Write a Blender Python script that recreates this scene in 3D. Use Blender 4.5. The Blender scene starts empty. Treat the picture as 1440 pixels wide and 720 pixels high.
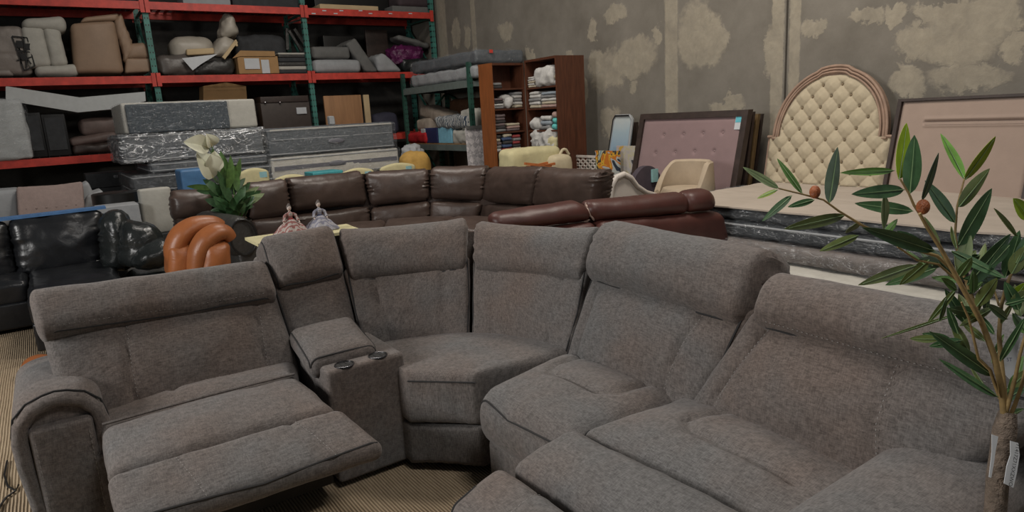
import bpy, math, random
from mathutils import Vector as V, Matrix, noise
from mathutils.bvhtree import BVHTree
random.seed(7)
SC=bpy.context.scene; COL=SC.collection
PI=math.pi
# ------------------------------------------------------------------ camera
FPX=937.0; CAMH=1.6
yaw,pit,rol=[math.radians(a) for a in (34.2,12.15,-3.3)]
cy_,sy_,cp_,sp_=math.cos(yaw),math.sin(yaw),math.cos(pit),math.sin(pit)
FW=V((sy_*cp_,cy_*cp_,-sp_)); RT=V((cy_,-sy_,0)); UP=RT.cross(FW)
RT2=RT*math.cos(rol)+UP*math.sin(rol); UP2=UP*math.cos(rol)-RT*math.sin(rol)
CP=V((0,0,CAMH))
cam=bpy.data.cameras.new('camera'); camo=bpy.data.objects.new('camera',cam); COL.objects.link(camo)
camo.matrix_world=Matrix.Translation(CP)@Matrix((RT2,UP2,-FW)).transposed().to_4x4()
cam.sensor_fit='HORIZONTAL'; cam.sensor_width=36; cam.lens=FPX/1440*36; cam.clip_start=.02; cam.clip_end=200
SC.camera=camo
def ray(x,y): return FW*FPX+RT2*(x-720)+UP2*(360-y)
def az(x,y,z): d=ray(x,y); return CP+d*((z-CAMH)/d.z)
def ax(x,y,X): d=ray(x,y); return CP+d*(X/d.x)
def ay(x,y,Y): d=ray(x,y); return CP+d*(Y/d.y)
def af(x,y,f): return CP+ray(x,y)*(f/FPX)
# ------------------------------------------------------------------ objects
def tag(o,label=None,cat=None,group=None,kind=None):
    if label: o['label']=label
    if cat: o['category']=cat
    if group: o['group']=group
    if kind: o['kind']=kind
    return o
def thing(name,label,cat,loc=(0,0,0),group=None):
    o=bpy.data.objects.new(name,None); COL.objects.link(o); o.location=loc; o.empty_display_size=.1
    return tag(o,label,cat,group)
def wloc(o):
    p=V((0,0,0))
    while o is not None: p=p+V(o.location); o=o.parent
    return p
class MB:
    def __init__(s): s.v=[]; s.f=[]
    def add(s,vs,fs):
        n=len(s.v); s.v+= [V(p) for p in vs]; s.f+=[tuple(i+n for i in f) for f in fs]; return s
    def box(s,c,size,rz=0,rx=0,ry=0,bev=0):
        if bev: 
            vs,fs=puffgrid(size[0],size[1],size[2],bev,res=9)
        else:
            a,b,d=[q/2 for q in size]
            vs=[V((x,y,z)) for z in(-d,d) for y in(-b,b) for x in(-a,a)]
            fs=[(0,2,3,1),(4,5,7,6),(0,1,5,4),(2,6,7,3),(0,4,6,2),(1,3,7,5)]
        M=Matrix.Translation(V(c))@Matrix.Rotation(rz,4,'Z')@Matrix.Rotation(rx,4,'X')@Matrix.Rotation(ry,4,'Y')
        return s.add([M@p for p in vs],fs)
    def bar(s,a,b,w,h=None,up=(0,0,1)):
        a,b=V(a),V(b); h=h or w; t=(b-a).normalized(); u=V(up)
        if abs(t.dot(u))>.98: u=V((1,0,0))
        x=t.cross(u).normalized(); y=x.cross(t)
        vs=[p+x*i*w/2+y*j*h/2 for p in(a,b) for j in(-1,1) for i in(-1,1)]
        return s.add(vs,[(0,1,3,2),(4,6,7,5),(0,4,5,1),(2,3,7,6),(0,2,6,4),(1,5,7,3)])
    def tube(s,pts,r,n=8,closed=False):
        pts=[V(p) for p in pts]; m=len(pts)
        rs=r if isinstance(r,(list,tuple)) else [r]*m
        vs=[];fs=[];u=None
        for i,p in enumerate(pts):
            if closed: t=(pts[(i+1)%m]-pts[i-1]).normalized()
            else: t=(pts[min(i+1,m-1)]-pts[max(i-1,0)]).normalized()
            if u is None: u=t.orthogonal().normalized()
            u=(u-t*u.dot(t))
            u=u.normalized() if u.length>1e-6 else t.orthogonal().normalized()
            w=t.cross(u)
            for k in range(n):
                a=2*PI*k/n; vs.append(p+(u*math.cos(a)+w*math.sin(a))*rs[i])
        for i in range(m if closed else m-1):
            j=(i+1)%m
            for k in range(n):
                fs.append((i*n+k,i*n+(k+1)%n,j*n+(k+1)%n,j*n+k))
        if not closed:
            fs.append(tuple(range(n))[::-1]); fs.append(tuple((m-1)*n+k for k in range(n)))
        return s.add(vs,fs)
    def lathe(s,prof,c,n=24,sx=1,sy=1,M=None):
        c=V(c); vs=[];fs=[];m=len(prof)
        for r,z in prof:
            for k in range(n):
                a=2*PI*k/n; p=V((r*math.cos(a)*sx,r*math.sin(a)*sy,z)); 
                vs.append(c+(M@p if M else p))
        for i in range(m-1):
            for k in range(n): fs.append((i*n+k,i*n+(k+1)%n,(i+1)*n+(k+1)%n,(i+1)*n+k))
        if prof[0][0]>1e-4: fs.append(tuple(range(n))[::-1])
        if prof[-1][0]>1e-4: fs.append(tuple((m-1)*n+k for k in range(n)))
        return s.add(vs,fs)
    def ball(s,c,r,n=14,M=None):
        if not isinstance(r,(tuple,list)): r=(r,r,r)
        vs=[];fs=[];c=V(c); m=n//2+1
        for i in range(m+1):
            th=PI*i/m
            for k in range(n):
                a=2*PI*k/n; p=V((r[0]*math.sin(th)*math.cos(a),r[1]*math.sin(th)*math.sin(a),-r[2]*math.cos(th)))
                vs.append(c+(M@p if M else p))
        for i in range(m):
            for k in range(n): fs.append((i*n+k,i*n+(k+1)%n,(i+1)*n+(k+1)%n,(i+1)*n+k))
        return s.add(vs,fs)
    def prism(s,poly,a,b):
        # poly: list of 3D points; extruded by vector b-a
        poly=[V(p) for p in poly]; d=V(b)-V(a); n=len(poly)
        return s.add(poly+[p+d for p in poly],[tuple(range(n))[::-1],tuple(range(n,2*n))]+[(i,(i+1)%n,n+(i+1)%n,n+i) for i in range(n)])
    def panel(s,bl,br,tl,tr,th,**k):
        vs,fs,S=panelgeo(bl,br,tl,tr,th,**k); s.add(vs,fs); s.surf=S; return s
    def build(s,name,mat,parent=None,smooth=True,sharp=None):
        me=bpy.data.meshes.new(name)
        if parent is not None: o0=wloc(parent)
        else:
            xs=[p.x for p in s.v]; ys=[p.y for p in s.v]; o0=V(((min(xs)+max(xs))/2,(min(ys)+max(ys))/2,min(p.z for p in s.v)))
        me.from_pydata([p-o0 for p in s.v],[],s.f); me.validate(); me.update()
        if smooth:
            me.polygons.foreach_set('use_smooth',[True]*len(me.polygons))
            me.set_sharp_from_angle(angle=math.radians(sharp or 50))
        o=bpy.data.objects.new(name,me); COL.objects.link(o)
        if mat: me.materials.append(mat)
        if parent is not None: o.parent=parent
        else: o.location=o0
        return o
def puffgrid(L,D,Hh,r,res=.03,bulge=(0,0,0),puffx=0,wr=0,wf=6,gather=0,seed=0,grv=(),rx=None):
    h=[L/2,D/2,Hh/2]; r=min(r,min(h)*.98); R3=[min(rx,h[0]*.98) if rx else r,r,r]
    lines=[]
    for a in range(3):
        r=R3[a]; inner=2*(h[a]-r); n=max(1,min(90,int(math.ceil(inner/res))))
        nb=3
        l=[-h[a]+r*(1-math.tan(PI/4*(1-i/nb))) for i in range(nb)]
        l+=[-h[a]+r+inner*i/n for i in range(n+1)]
        l+=[h[a]-r*(1-math.tan(PI/4*(1-i/nb))) for i in range(nb)][::-1]
        lines.append(l)
    idx={};vs=[];fs=[]
    nn=[len(l)-1 for l in lines]
    def vert(i,j,k):
        key=(i,j,k)
        if key in idx: return idx[key]
        p=V((lines[0][i],lines[1][j],lines[2][k]))
        c=V([max(-h[a]+R3[a],min(h[a]-R3[a],p[a])) for a in range(3)])
        q=V([(p[a]-c[a])/R3[a] for a in range(3)])
        n=q.normalized() if q.length>1e-9 else V((0,0,1))
        p=c+V([n[a]*R3[a] for a in range(3)])
        t=[p[a]/h[a] for a in range(3)]
        add=V((0,0,0))
        for a in range(3):
            if bulge[a]:
                o=[b for b in range(3) if b!=a]
                add[a]=bulge[a]*t[a]*(1-t[o[0]]**2)*(1-t[o[1]]**2)
        if puffx: # pinch the ends in x
            e=abs(t[0]); k2=1-puffx*max(0,(e-.55)/.45)**2
            p=V((p.x,p.y*k2,p.z*k2))
        if gather: # radiating creases near the x ends
            e=max(0,(abs(t[0])-.6)/.4)
            g=gather*e*math.sin(p.z*160+3*noise.noise(V((p.z*9,seed,p.y*5)))*2)*(.4+noise.noise(V((p.z*14,p.y*6,seed+3.3))))
            add+=n*g
        if wr:
            q2=V((p.x*wf,p.y*wf,p.z*wf))+V((seed*7.1,seed*3.7,0))
            add+=n*wr*(noise.noise(q2)+.5*noise.noise(q2*2.3)+.3*(1-2*abs(noise.noise(q2*1.7+V((9,2,5))))))
        for (fn) in grv:
            add-=n*fn(p,n)
        idx[key]=len(vs); vs.append(p+add); return idx[key]
    X,Y,Z=nn
    for i in range(X):
        for j in range(Y):
            fs.append((vert(i,j,0),vert(i,j+1,0),vert(i+1,j+1,0),vert(i+1,j,0)))
            fs.append((vert(i,j,Z),vert(i+1,j,Z),vert(i+1,j+1,Z),vert(i,j+1,Z)))
    for i in range(X):
        for k in range(Z):
            fs.append((vert(i,0,k),vert(i+1,0,k),vert(i+1,0,k+1),vert(i,0,k+1)))
            fs.append((vert(i,Y,k),vert(i,Y,k+1),vert(i+1,Y,k+1),vert(i+1,Y,k)))
    for j in range(Y):
        for k in range(Z):
            fs.append((vert(0,j,k),vert(0,j,k+1),vert(0,j+1,k+1),vert(0,j+1,k)))
            fs.append((vert(X,j,k),vert(X,j+1,k),vert(X,j+1,k+1),vert(X,j,k+1)))
    return vs,fs
def segdist(px,pz,pl):
    best=9
    for (a,b),(c,d) in zip(pl,pl[1:]):
        vx,vz=c-a,d-b; l=vx*vx+vz*vz or 1e-9
        t=max(0,min(1,((px-a)*vx+(pz-b)*vz)/l)); e=math.hypot(px-a-t*vx,pz-b-t*vz)
        best=min(best,e)
    return best
def panelgeo(bl,br,tl,tr,th,r=.05,bulge=.02,sag=0,res=.03,seams=(),gw=.010,gd=.012,puffx=0,wr=0,wf=6,gather=0,seed=0,back=0,rx=None):
    """Cushion whose FRONT face is the quad bl,br,tl,tr; thickness th goes away from the viewer side.
    seams: polylines in (u,w) 0..1 panel coords cut as grooves into the front."""
    bl,br,tl,tr=V(bl),V(br),V(tl),V(tr)
    L=((br-bl).length+(tr-tl).length)/2; Hh=((tl-bl).length+(tr-br).length)/2
    nf=((br-bl)+(tr-tl)).cross((tl-bl)+(tr-br)).normalized()
    pls=[[((u-.5)*L,(w-.5)*Hh) for u,w in s] for s in seams]
    def g(p,n):
        if n.y>.2: return 0
        d=0
        for pl in pls:
            e=segdist(p.x,p.z,pl)
            if e<gw*3: d=max(d,gd*math.exp(-(e/gw)**2))
        return d
    vs,fs=puffgrid(L,th,Hh,r,res,(0,bulge,0),puffx,wr,wf,gather,seed,[g] if pls else [],rx)
    def m(p):
        u=p.x/L+.5; w=p.z/Hh+.5
        P=bl*(1-u)*(1-w)+br*u*(1-w)+tl*(1-u)*w+tr*u*w
        return P-nf*(p.y+th/2+sag*(1-(2*u-1)**2))
    def surf(u,w,off=0):
        b=bulge*(1-(2*u-1)**2)*(1-(2*w-1)**2)
        x=(u-.5)*L;z=(w-.5)*Hh
        rr=min(r,min(L,th,Hh)/2*.98)
        ex=max(0,abs(x)-(L/2-rr)); ez=max(0,abs(z)-(Hh/2-rr)); e=min(rr,math.hypot(ex,ez))
        return m(V((x,-th/2-b+(rr-math.sqrt(max(0,rr*rr-e*e)))-off,z)))
    return [m(p) for p in vs],fs,surf
def subdiv(pl,step):
    out=[pl[0]]
    for a,b in zip(pl,pl[1:]):
        n=max(1,int(math.dist(a,b)/step))
        for i in range(1,n+1): out.append(tuple(a[k]+(b[k]-a[k])*i/n for k in range(2)))
    return out
def piping(surf,pl,r,mat,parent,name='piping',off=.0,step=.03):
    pts=[surf(u,w,off) for u,w in subdiv(pl,step)]
    return MB().tube(pts,r,6).build(name,mat,parent)
def stitch(surf,pl,mat,parent,n=None,r=.0011,off=.0010,name='stitching'):
    ln=sum((surf(*a)-surf(*b)).length for a,b in zip(pl,pl[1:])); pp=sum(math.dist(a,b) for a,b in zip(pl,pl[1:]))
    mb=MB(); q=subdiv(pl,pp/max(4,ln/.0085))
    for i in range(0,len(q)-1,2): mb.tube([surf(*q[i],off),surf(q[i][0]*.35+q[i+1][0]*.65,q[i][1]*.35+q[i+1][1]*.65,off)],r,4)
    return mb.build(name,mat,parent)
# ------------------------------------------------------------------ materials
def nt(name):
    m=bpy.data.materials.new(name); m.use_nodes=True; t=m.node_tree; b=t.nodes['Principled BSDF']; return m,t,b
def N(t,ty,**k):
    n=t.nodes.new(ty)
    for a,v in k.items(): setattr(n,a,v)
    return n
def noisetex(t,co,scale,detail=3,rough=.5,dist=0):
    n=N(t,'ShaderNodeTexNoise'); n.inputs['Scale'].default_value=scale; n.inputs['Detail'].default_value=detail
    n.inputs['Roughness'].default_value=rough; n.inputs['Distortion'].default_value=dist
    if co: t.links.new(co,n.inputs['Vector'])
    return n
def ramp(t,fac,stops):
    r=N(t,'ShaderNodeValToRGB'); e=r.color_ramp.elements
    while len(e)<len(stops): e.new(.5)
    for k,(p,c) in zip(e,stops): k.position=p; k.color=(*c,1)
    t.links.new(fac,r.inputs['Fac']); return r
def math_(t,op,a,b=None,c=None):
    n=N(t,'ShaderNodeMath',operation=op)
    for i,q in enumerate((a,b,c)):
        if q is None: continue
        if isinstance(q,(int,float)): n.inputs[i].default_value=q
        else: t.links.new(q,n.inputs[i])
    return n.outputs[0]
def mat(name,col,rough=.6,metal=0,var=.15,scale=12,bump=0,bscale=40,coat=0,stretch=None,spec=.5,sheen=0):
    m,t,b=nt(name); co=N(t,'ShaderNodeTexCoord').outputs['Object']
    if stretch:
        mp=N(t,'ShaderNodeMapping'); mp.inputs['Scale'].default_value=stretch; t.links.new(co,mp.inputs['Vector']); co=mp.outputs[0]
    n=noisetex(t,co,scale,4,.6)
    lo=tuple(max(0,c*(1-var)) for c in col); hi=tuple(min(1,c*(1+var)) for c in col)
    r=ramp(t,n.outputs['Fac'],[(.3,lo),(.7,hi)]); t.links.new(r.outputs[0],b.inputs['Base Color'])
    b.inputs['Roughness'].default_value=rough; b.inputs['Metallic'].default_value=metal
    b.inputs['Specular IOR Level'].default_value=spec
    if coat: b.inputs['Coat Weight'].default_value=coat
    if sheen: b.inputs['Sheen Weight'].default_value=sheen
    if bump:
        nb=noisetex(t,co,bscale,4,.6); bp=N(t,'ShaderNodeBump'); bp.inputs['Strength'].default_value=bump; bp.inputs['Distance'].default_value=.01
        t.links.new(nb.outputs['Fac'],bp.inputs['Height']); t.links.new(bp.outputs[0],b.inputs['Normal'])
    return m
def fabric(name,c1,c2,patch,scale=1):
    m,t,b=nt(name); co=N(t,'ShaderNodeTexCoord').outputs['Object']
    outs=[]
    for st in((260,40,40),(40,260,40),(40,40,260)):
        mp=N(t,'ShaderNodeMapping'); mp.inputs['Scale'].default_value=[s*scale for s in st]; t.links.new(co,mp.inputs['Vector'])
        outs.append(noisetex(t,mp.outputs[0],1,3,.7).outputs['Fac'])
    s=math_(t,'ADD',math_(t,'ADD',outs[0],outs[1]),outs[2]); s=math_(t,'MULTIPLY',s,1/3)
    r=ramp(t,s,[(.40,c1),(.60,c2)])
    big=noisetex(t,co,1.7,3,.6); r2=ramp(t,big.outputs['Fac'],[(.35,patch[0]),(.65,patch[1])])
    mx=N(t,'ShaderNodeMix',data_type='RGBA',blend_type='MULTIPLY'); mx.inputs['Factor'].default_value=1
    t.links.new(r.outputs[0],mx.inputs['A']); t.links.new(r2.outputs[0],mx.inputs['B'])
    t.links.new(mx.outputs['Result'],b.inputs['Base Color'])
    b.inputs['Roughness'].default_value=.92; b.inputs['Specular IOR Level'].default_value=.25
    b.inputs['Sheen Weight'].default_value=.12; b.inputs['Sheen Roughness'].default_value=.5
    bp=N(t,'ShaderNodeBump'); bp.inputs['Strength'].default_value=.2; bp.inputs['Distance'].default_value=.002
    t.links.new(s,bp.inputs['Height'])
    bw=N(t,'ShaderNodeBump'); bw.inputs['Strength'].default_value=.45; bw.inputs['Distance'].default_value=.025
    wn=noisetex(t,co,5.5,3,.5,.8); t.links.new(wn.outputs['Fac'],bw.inputs['Height']); t.links.new(bp.outputs[0],bw.inputs['Normal'])
    t.links.new(bw.outputs[0],b.inputs['Normal'])
    return m
def leather(name,col,rough=.32,var=.25,bump=.35):
    m,t,b=nt(name); co=N(t,'ShaderNodeTexCoord').outputs['Object']
    n=noisetex(t,co,5,4,.6)
    r=ramp(t,n.outputs['Fac'],[(.3,tuple(c*(1-var) for c in col)),(.7,tuple(c*(1+var) for c in col))])
    t.links.new(r.outputs[0],b.inputs['Base Color'])
    b.inputs['Roughness'].default_value=rough
    n1=noisetex(t,co,16,4,.55,1.2); n2=noisetex(t,co,260,2,.5)
    h=math_(t,'ADD',math_(t,'MULTIPLY',n1.outputs['Fac'],1.0),math_(t,'MULTIPLY',n2.outputs['Fac'],.08))
    bp=N(t,'ShaderNodeBump'); bp.inputs['Strength'].default_value=bump; bp.inputs['Distance'].default_value=.02
    t.links.new(h,bp.inputs['Height']); t.links.new(bp.outputs[0],b.inputs['Normal'])
    return m
def wrapmat(name,tint=(.75,.78,.8),amount=.3,crease=.5,sc=(3,3,9)):
    m,t,b=nt(name); out=t.nodes['Material Output']
    co=N(t,'ShaderNodeTexCoord').outputs['Object']
    g=N(t,'ShaderNodeBsdfGlossy'); g.inputs['Roughness'].default_value=.25; g.inputs['Color'].default_value=(*tint,1)
    tr=N(t,'ShaderNodeBsdfTransparent'); d=N(t,'ShaderNodeBsdfDiffuse'); d.inputs['Color'].default_value=(*tint,1)
    mp=N(t,'ShaderNodeMapping'); mp.inputs['Rotation'].default_value=(.3,.5,.2); mp.inputs['Scale'].default_value=sc; t.links.new(co,mp.inputs['Vector'])
    n1=noisetex(t,mp.outputs[0],2.2,5,.6,1.5); 
    bp=N(t,'ShaderNodeBump'); bp.inputs['Strength'].default_value=1; bp.inputs['Distance'].default_value=.05
    t.links.new(n1.outputs['Fac'],bp.inputs['Height']); t.links.new(bp.outputs[0],g.inputs['Normal']); t.links.new(bp.outputs[0],d.inputs['Normal'])
    m1=N(t,'ShaderNodeMixShader'); m1.inputs[0].default_value=.45; t.links.new(g.outputs[0],m1.inputs[1]); t.links.new(d.outputs[0],m1.inputs[2])
    # milky creases
    rr=ramp(t,n1.outputs['Fac'],[(.475,(0,0,0)),(.5,(1,1,1)),(.525,(0,0,0))]); fac=math_(t,'MULTIPLY_ADD',rr.outputs[0],crease,amount)
    m2=N(t,'ShaderNodeMixShader'); t.links.new(fac,m2.inputs[0]); t.links.new(tr.outputs[0],m2.inputs[1]); t.links.new(m1.outputs[0],m2.inputs[2])
    t.links.new(m2.outputs[0],out.inputs['Surface']); return m
M={}
M['grey']=fabric('grey_brown_heathered_fabric',(.078,.073,.070),(.178,.168,.162),((1.03,.86,.77),(.92,.94,.95)),1.15)
M['greydark']=mat('dark_grey_welt',(.018,.017,.017),.8)
M['stitch']=mat('light_thread',(.27,.255,.24),.8)
M['black']=mat('black_plastic',(.008,.008,.008),.4)
M['blackmetal']=mat('black_metal',(.02,.02,.02),.4,.6)
M['chrome']=mat('chrome',(.5,.5,.52),.2,1)
M['brown']=leather('dark_brown_leather',(.070,.047,.038),.40,.2,.12)
M['burg']=leather('burgundy_leather',(.066,.021,.016),.46,.2,.08)
M['blackleather']=leather('black_leather',(.012,.013,.015),.3,.25,.12)
M['orange']=leather('orange_tan_leather',(.30,.10,.032),.42,.15,.15)
M['bagblack']=leather('black_plastic_sheet',(.018,.021,.021),.24,.3,.3)
M['darkarm']=leather('dark_grey_leather',(.035,.034,.032),.4)
M['red']=mat('red_rack_paint',(.50,.045,.03),.5,0,.25,9)
M['darkred']=mat('red_rack_paint_worn',(.22,.02,.02),.6,0,.3,9)
M['green']=mat('green_rack_paint',(.03,.13,.105),.5,0,.2,9)
M['shelfgreen']=mat('dark_green_rack_paint',(.02,.075,.05),.5,0,.2,9)
M['shelfgrey']=mat('grey_green_beam',(.13,.16,.15),.5)
M['wire']=mat('wire_deck',(.06,.05,.05),.5,.5)
M['deckwood']=mat('shelf_board',(.25,.14,.06),.7,0,.2,6)
M['bookwood']=mat('reddish_brown_wood',(.085,.028,.013),.5,0,.35,5,stretch=(8,8,.7))
M['booklit']=mat('lit_reddish_brown_wood',(.21,.066,.018),.45,0,.25,5,stretch=(8,8,.7))  # bookcase wood brightened to orange, standing in for light on its side
M['white']=mat('white_foam',(.46,.48,.48),.7,0,.06)
M['offwhite']=mat('off_white_fabric',(.40,.39,.35),.85,0,.08,bump=.2)
M['cream']=mat('cream_fabric',(.50,.43,.29),.85,0,.08,bump=.2)
M['paleyellow']=mat('pale_yellow_fabric',(.52,.47,.27),.85,0,.08,bump=.2)
M['beigeleather']=leather('beige_leather',(.36,.33,.28),.45,.1,.15)
M['tanleather']=leather('tan_microfibre',(.27,.185,.125),.6,.1,.1)
M['greyleather']=leather('grey_taupe_leather',(.10,.088,.08),.4,.15,.2)
M['charcoal']=mat('charcoal_fabric',(.03,.032,.035),.8,0,.25,bump=.3)
M['mattgrey']=mat('mattress_grey',(.085,.095,.105),.75,0,.25,14,bump=.3,stretch=(6,6,1))
M['mattdark']=mat('mattress_dark_grey',(.045,.05,.055),.8,0,.3,14,bump=.3,stretch=(6,6,1))
M['mattwhite']=mat('mattress_white',(.48,.46,.41),.8,0,.1,10,bump=.2)
M['label']=mat('grey_label',(.12,.12,.14),.5)
M['paper']=mat('paper_label',(.5,.52,.54),.7,0,.05)
M['card']=mat('brown_cardboard',(.34,.20,.085),.8,0,.12,4)
M['cardlight']=mat('light_board',(.50,.38,.22),.8,0,.1,4)
M['plywood']=mat('plywood_panel',(.36,.19,.09),.6,0,.15,3,stretch=(6,6,.6))
M['purple']=leather('shiny_purple_cloth',(.10,.012,.07),.35,.5,.8)
M['teal']=mat('teal_plastic',(.05,.30,.33),.5)
M['sky']=mat('light_blue_card',(.20,.45,.58),.6)
M['navy']=mat('navy_card',(.02,.03,.11),.6)
M['blue']=mat('blue_plastic',(.06,.16,.32),.5)
M['redcloth']=mat('red_cloth',(.42,.01,.015),.8,bump=.4)
M['ochre']=mat('ochre_fabric',(.42,.25,.06),.8,bump=.3)
M['wicker']=mat('dark_wicker',(.08,.035,.015),.7,0,.5,60,bump=1)
M['pinkvelvet']=mat('dusty_mauve_velvet',(.235,.158,.158),.85,0,.06,5,bump=.1,sheen=.15)
M['darkwood']=mat('dark_wood_frame',(.035,.022,.018),.5,0,.3,6,stretch=(2,2,2))
M['midwood']=mat('olive_brown_wood',(.12,.075,.03),.6,0,.25,6)
M['tufted']=mat('beige_linen_upholstery',(.44,.375,.265),.9,0,.05,30,bump=.15,bscale=200)
M['archwood']=mat('bleached_wood_frame',(.30,.20,.145),.7,0,.2,8)
M['taupepanel']=mat('pinkish_taupe_upholstery',(.33,.25,.205),.9,0,.05,6,bump=.1)
M['sheet']=mat('beige_bed_sheet',(.42,.36,.30),.85,0,.06,4,bump=.15,bscale=12)
M['plasticwhite']=mat('white_moulded_plastic',(.60,.55,.50),.45,0,.03)
M['barrel']=mat('beige_velour',(.42,.335,.24),.85,0,.06,bump=.15)
M['leafdark']=mat('leaf_dark_green',(.045,.105,.040),.38,0,.35,30)
M['leafmid']=mat('leaf_mid_green',(.085,.17,.045),.4,0,.3,30)
M['leafyellow']=mat('leaf_yellow_green',(.22,.33,.012),.4,0,.2,30)
M['leafpale']=mat('leaf_pale_grey_green',(.26,.33,.17),.5,0,.2,30)
M['bark']=mat('brown_bark',(.125,.095,.072),.9,0,.4,60,bump=1,bscale=90)
M['stem']=mat('stem_brown',(.20,.135,.05),.7,0,.3,60)
M['olivefruit']=mat('russet_fruit',(.30,.085,.025),.4,0,.3,90,bump=.5,bscale=200)
M['petal']=mat('white_petal',(.62,.62,.48),.5,0,.08)
M['skin']=mat('porcelain',(.55,.45,.40),.35,0,.05)
M['hair']=mat('grey_brown_hair',(.12,.10,.09),.8)
M['print']=None
M['wrap']=wrapmat('clear_plastic_film',(.72,.75,.78),.05,.32)
M['crinkle']=wrapmat('crinkled_plastic_film',(.84,.86,.88),.10,.95,(1.7,1.7,3.6))
M['rib']=mat('leaf_midrib_green',(.16,.24,.11),.5)
M['pot']=mat('dark_pot',(.03,.025,.02),.5)
M['soil']=mat('potting_soil',(.03,.02,.012),.95,0,.5,80,bump=1)
# ------------------------------------------------------------------ setting
WX=6.6; RY=11.8
def structure(o): o['kind']='structure'; return o
def floor_mat():
    m,t,b=nt('ribbed_tan_carpet'); co=N(t,'ShaderNodeTexCoord').outputs['Object']
    sx=N(t,'ShaderNodeSeparateXYZ'); 
    w=noisetex(t,co,3,2); mp=N(t,'ShaderNodeVectorMath',operation='MULTIPLY_ADD'); mp.inputs[1].default_value=(.012,.012,0)
    t.links.new(w.outputs['Color'],mp.inputs[0]); t.links.new(co,mp.inputs[2]); t.links.new(mp.outputs[0],sx.inputs[0])
    s=math_(t,'MULTIPLY_ADD',math_(t,'SINE',math_(t,'MULTIPLY',sx.outputs[0],2*PI/.0135)),.5,.5)
    n=noisetex(t,co,60,3,.6); st=N(t,'ShaderNodeMapping'); st.inputs['Scale'].default_value=(60,8,1); t.links.new(co,st.inputs['Vector'])
    n2=noisetex(t,st.outputs[0],1,3,.6)
    f=math_(t,'MULTIPLY',math_(t,'ADD',s,math_(t,'MULTIPLY',n2.outputs['Fac'],.8)),.62)
    r=ramp(t,f,[(.2,(.16,.118,.075)),(.5,(.33,.25,.165)),(.9,(.45,.355,.245))]); t.links.new(r.outputs[0],b.inputs['Base Color'])
    b.inputs['Roughness'].default_value=.95; b.inputs['Specular IOR Level'].default_value=.1
    bp=N(t,'ShaderNodeBump'); bp.inputs['Distance'].default_value=.006; bp.inputs['Strength'].default_value=.8
    t.links.new(math_(t,'ADD',s,math_(t,'MULTIPLY',n.outputs['Fac'],.5)),bp.inputs['Height']); t.links.new(bp.outputs[0],b.inputs['Normal'])
    return m
structure(MB().box((0,4.6,-.05),(13.4,17,.1)).build('floor',floor_mat(),smooth=False))
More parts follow.
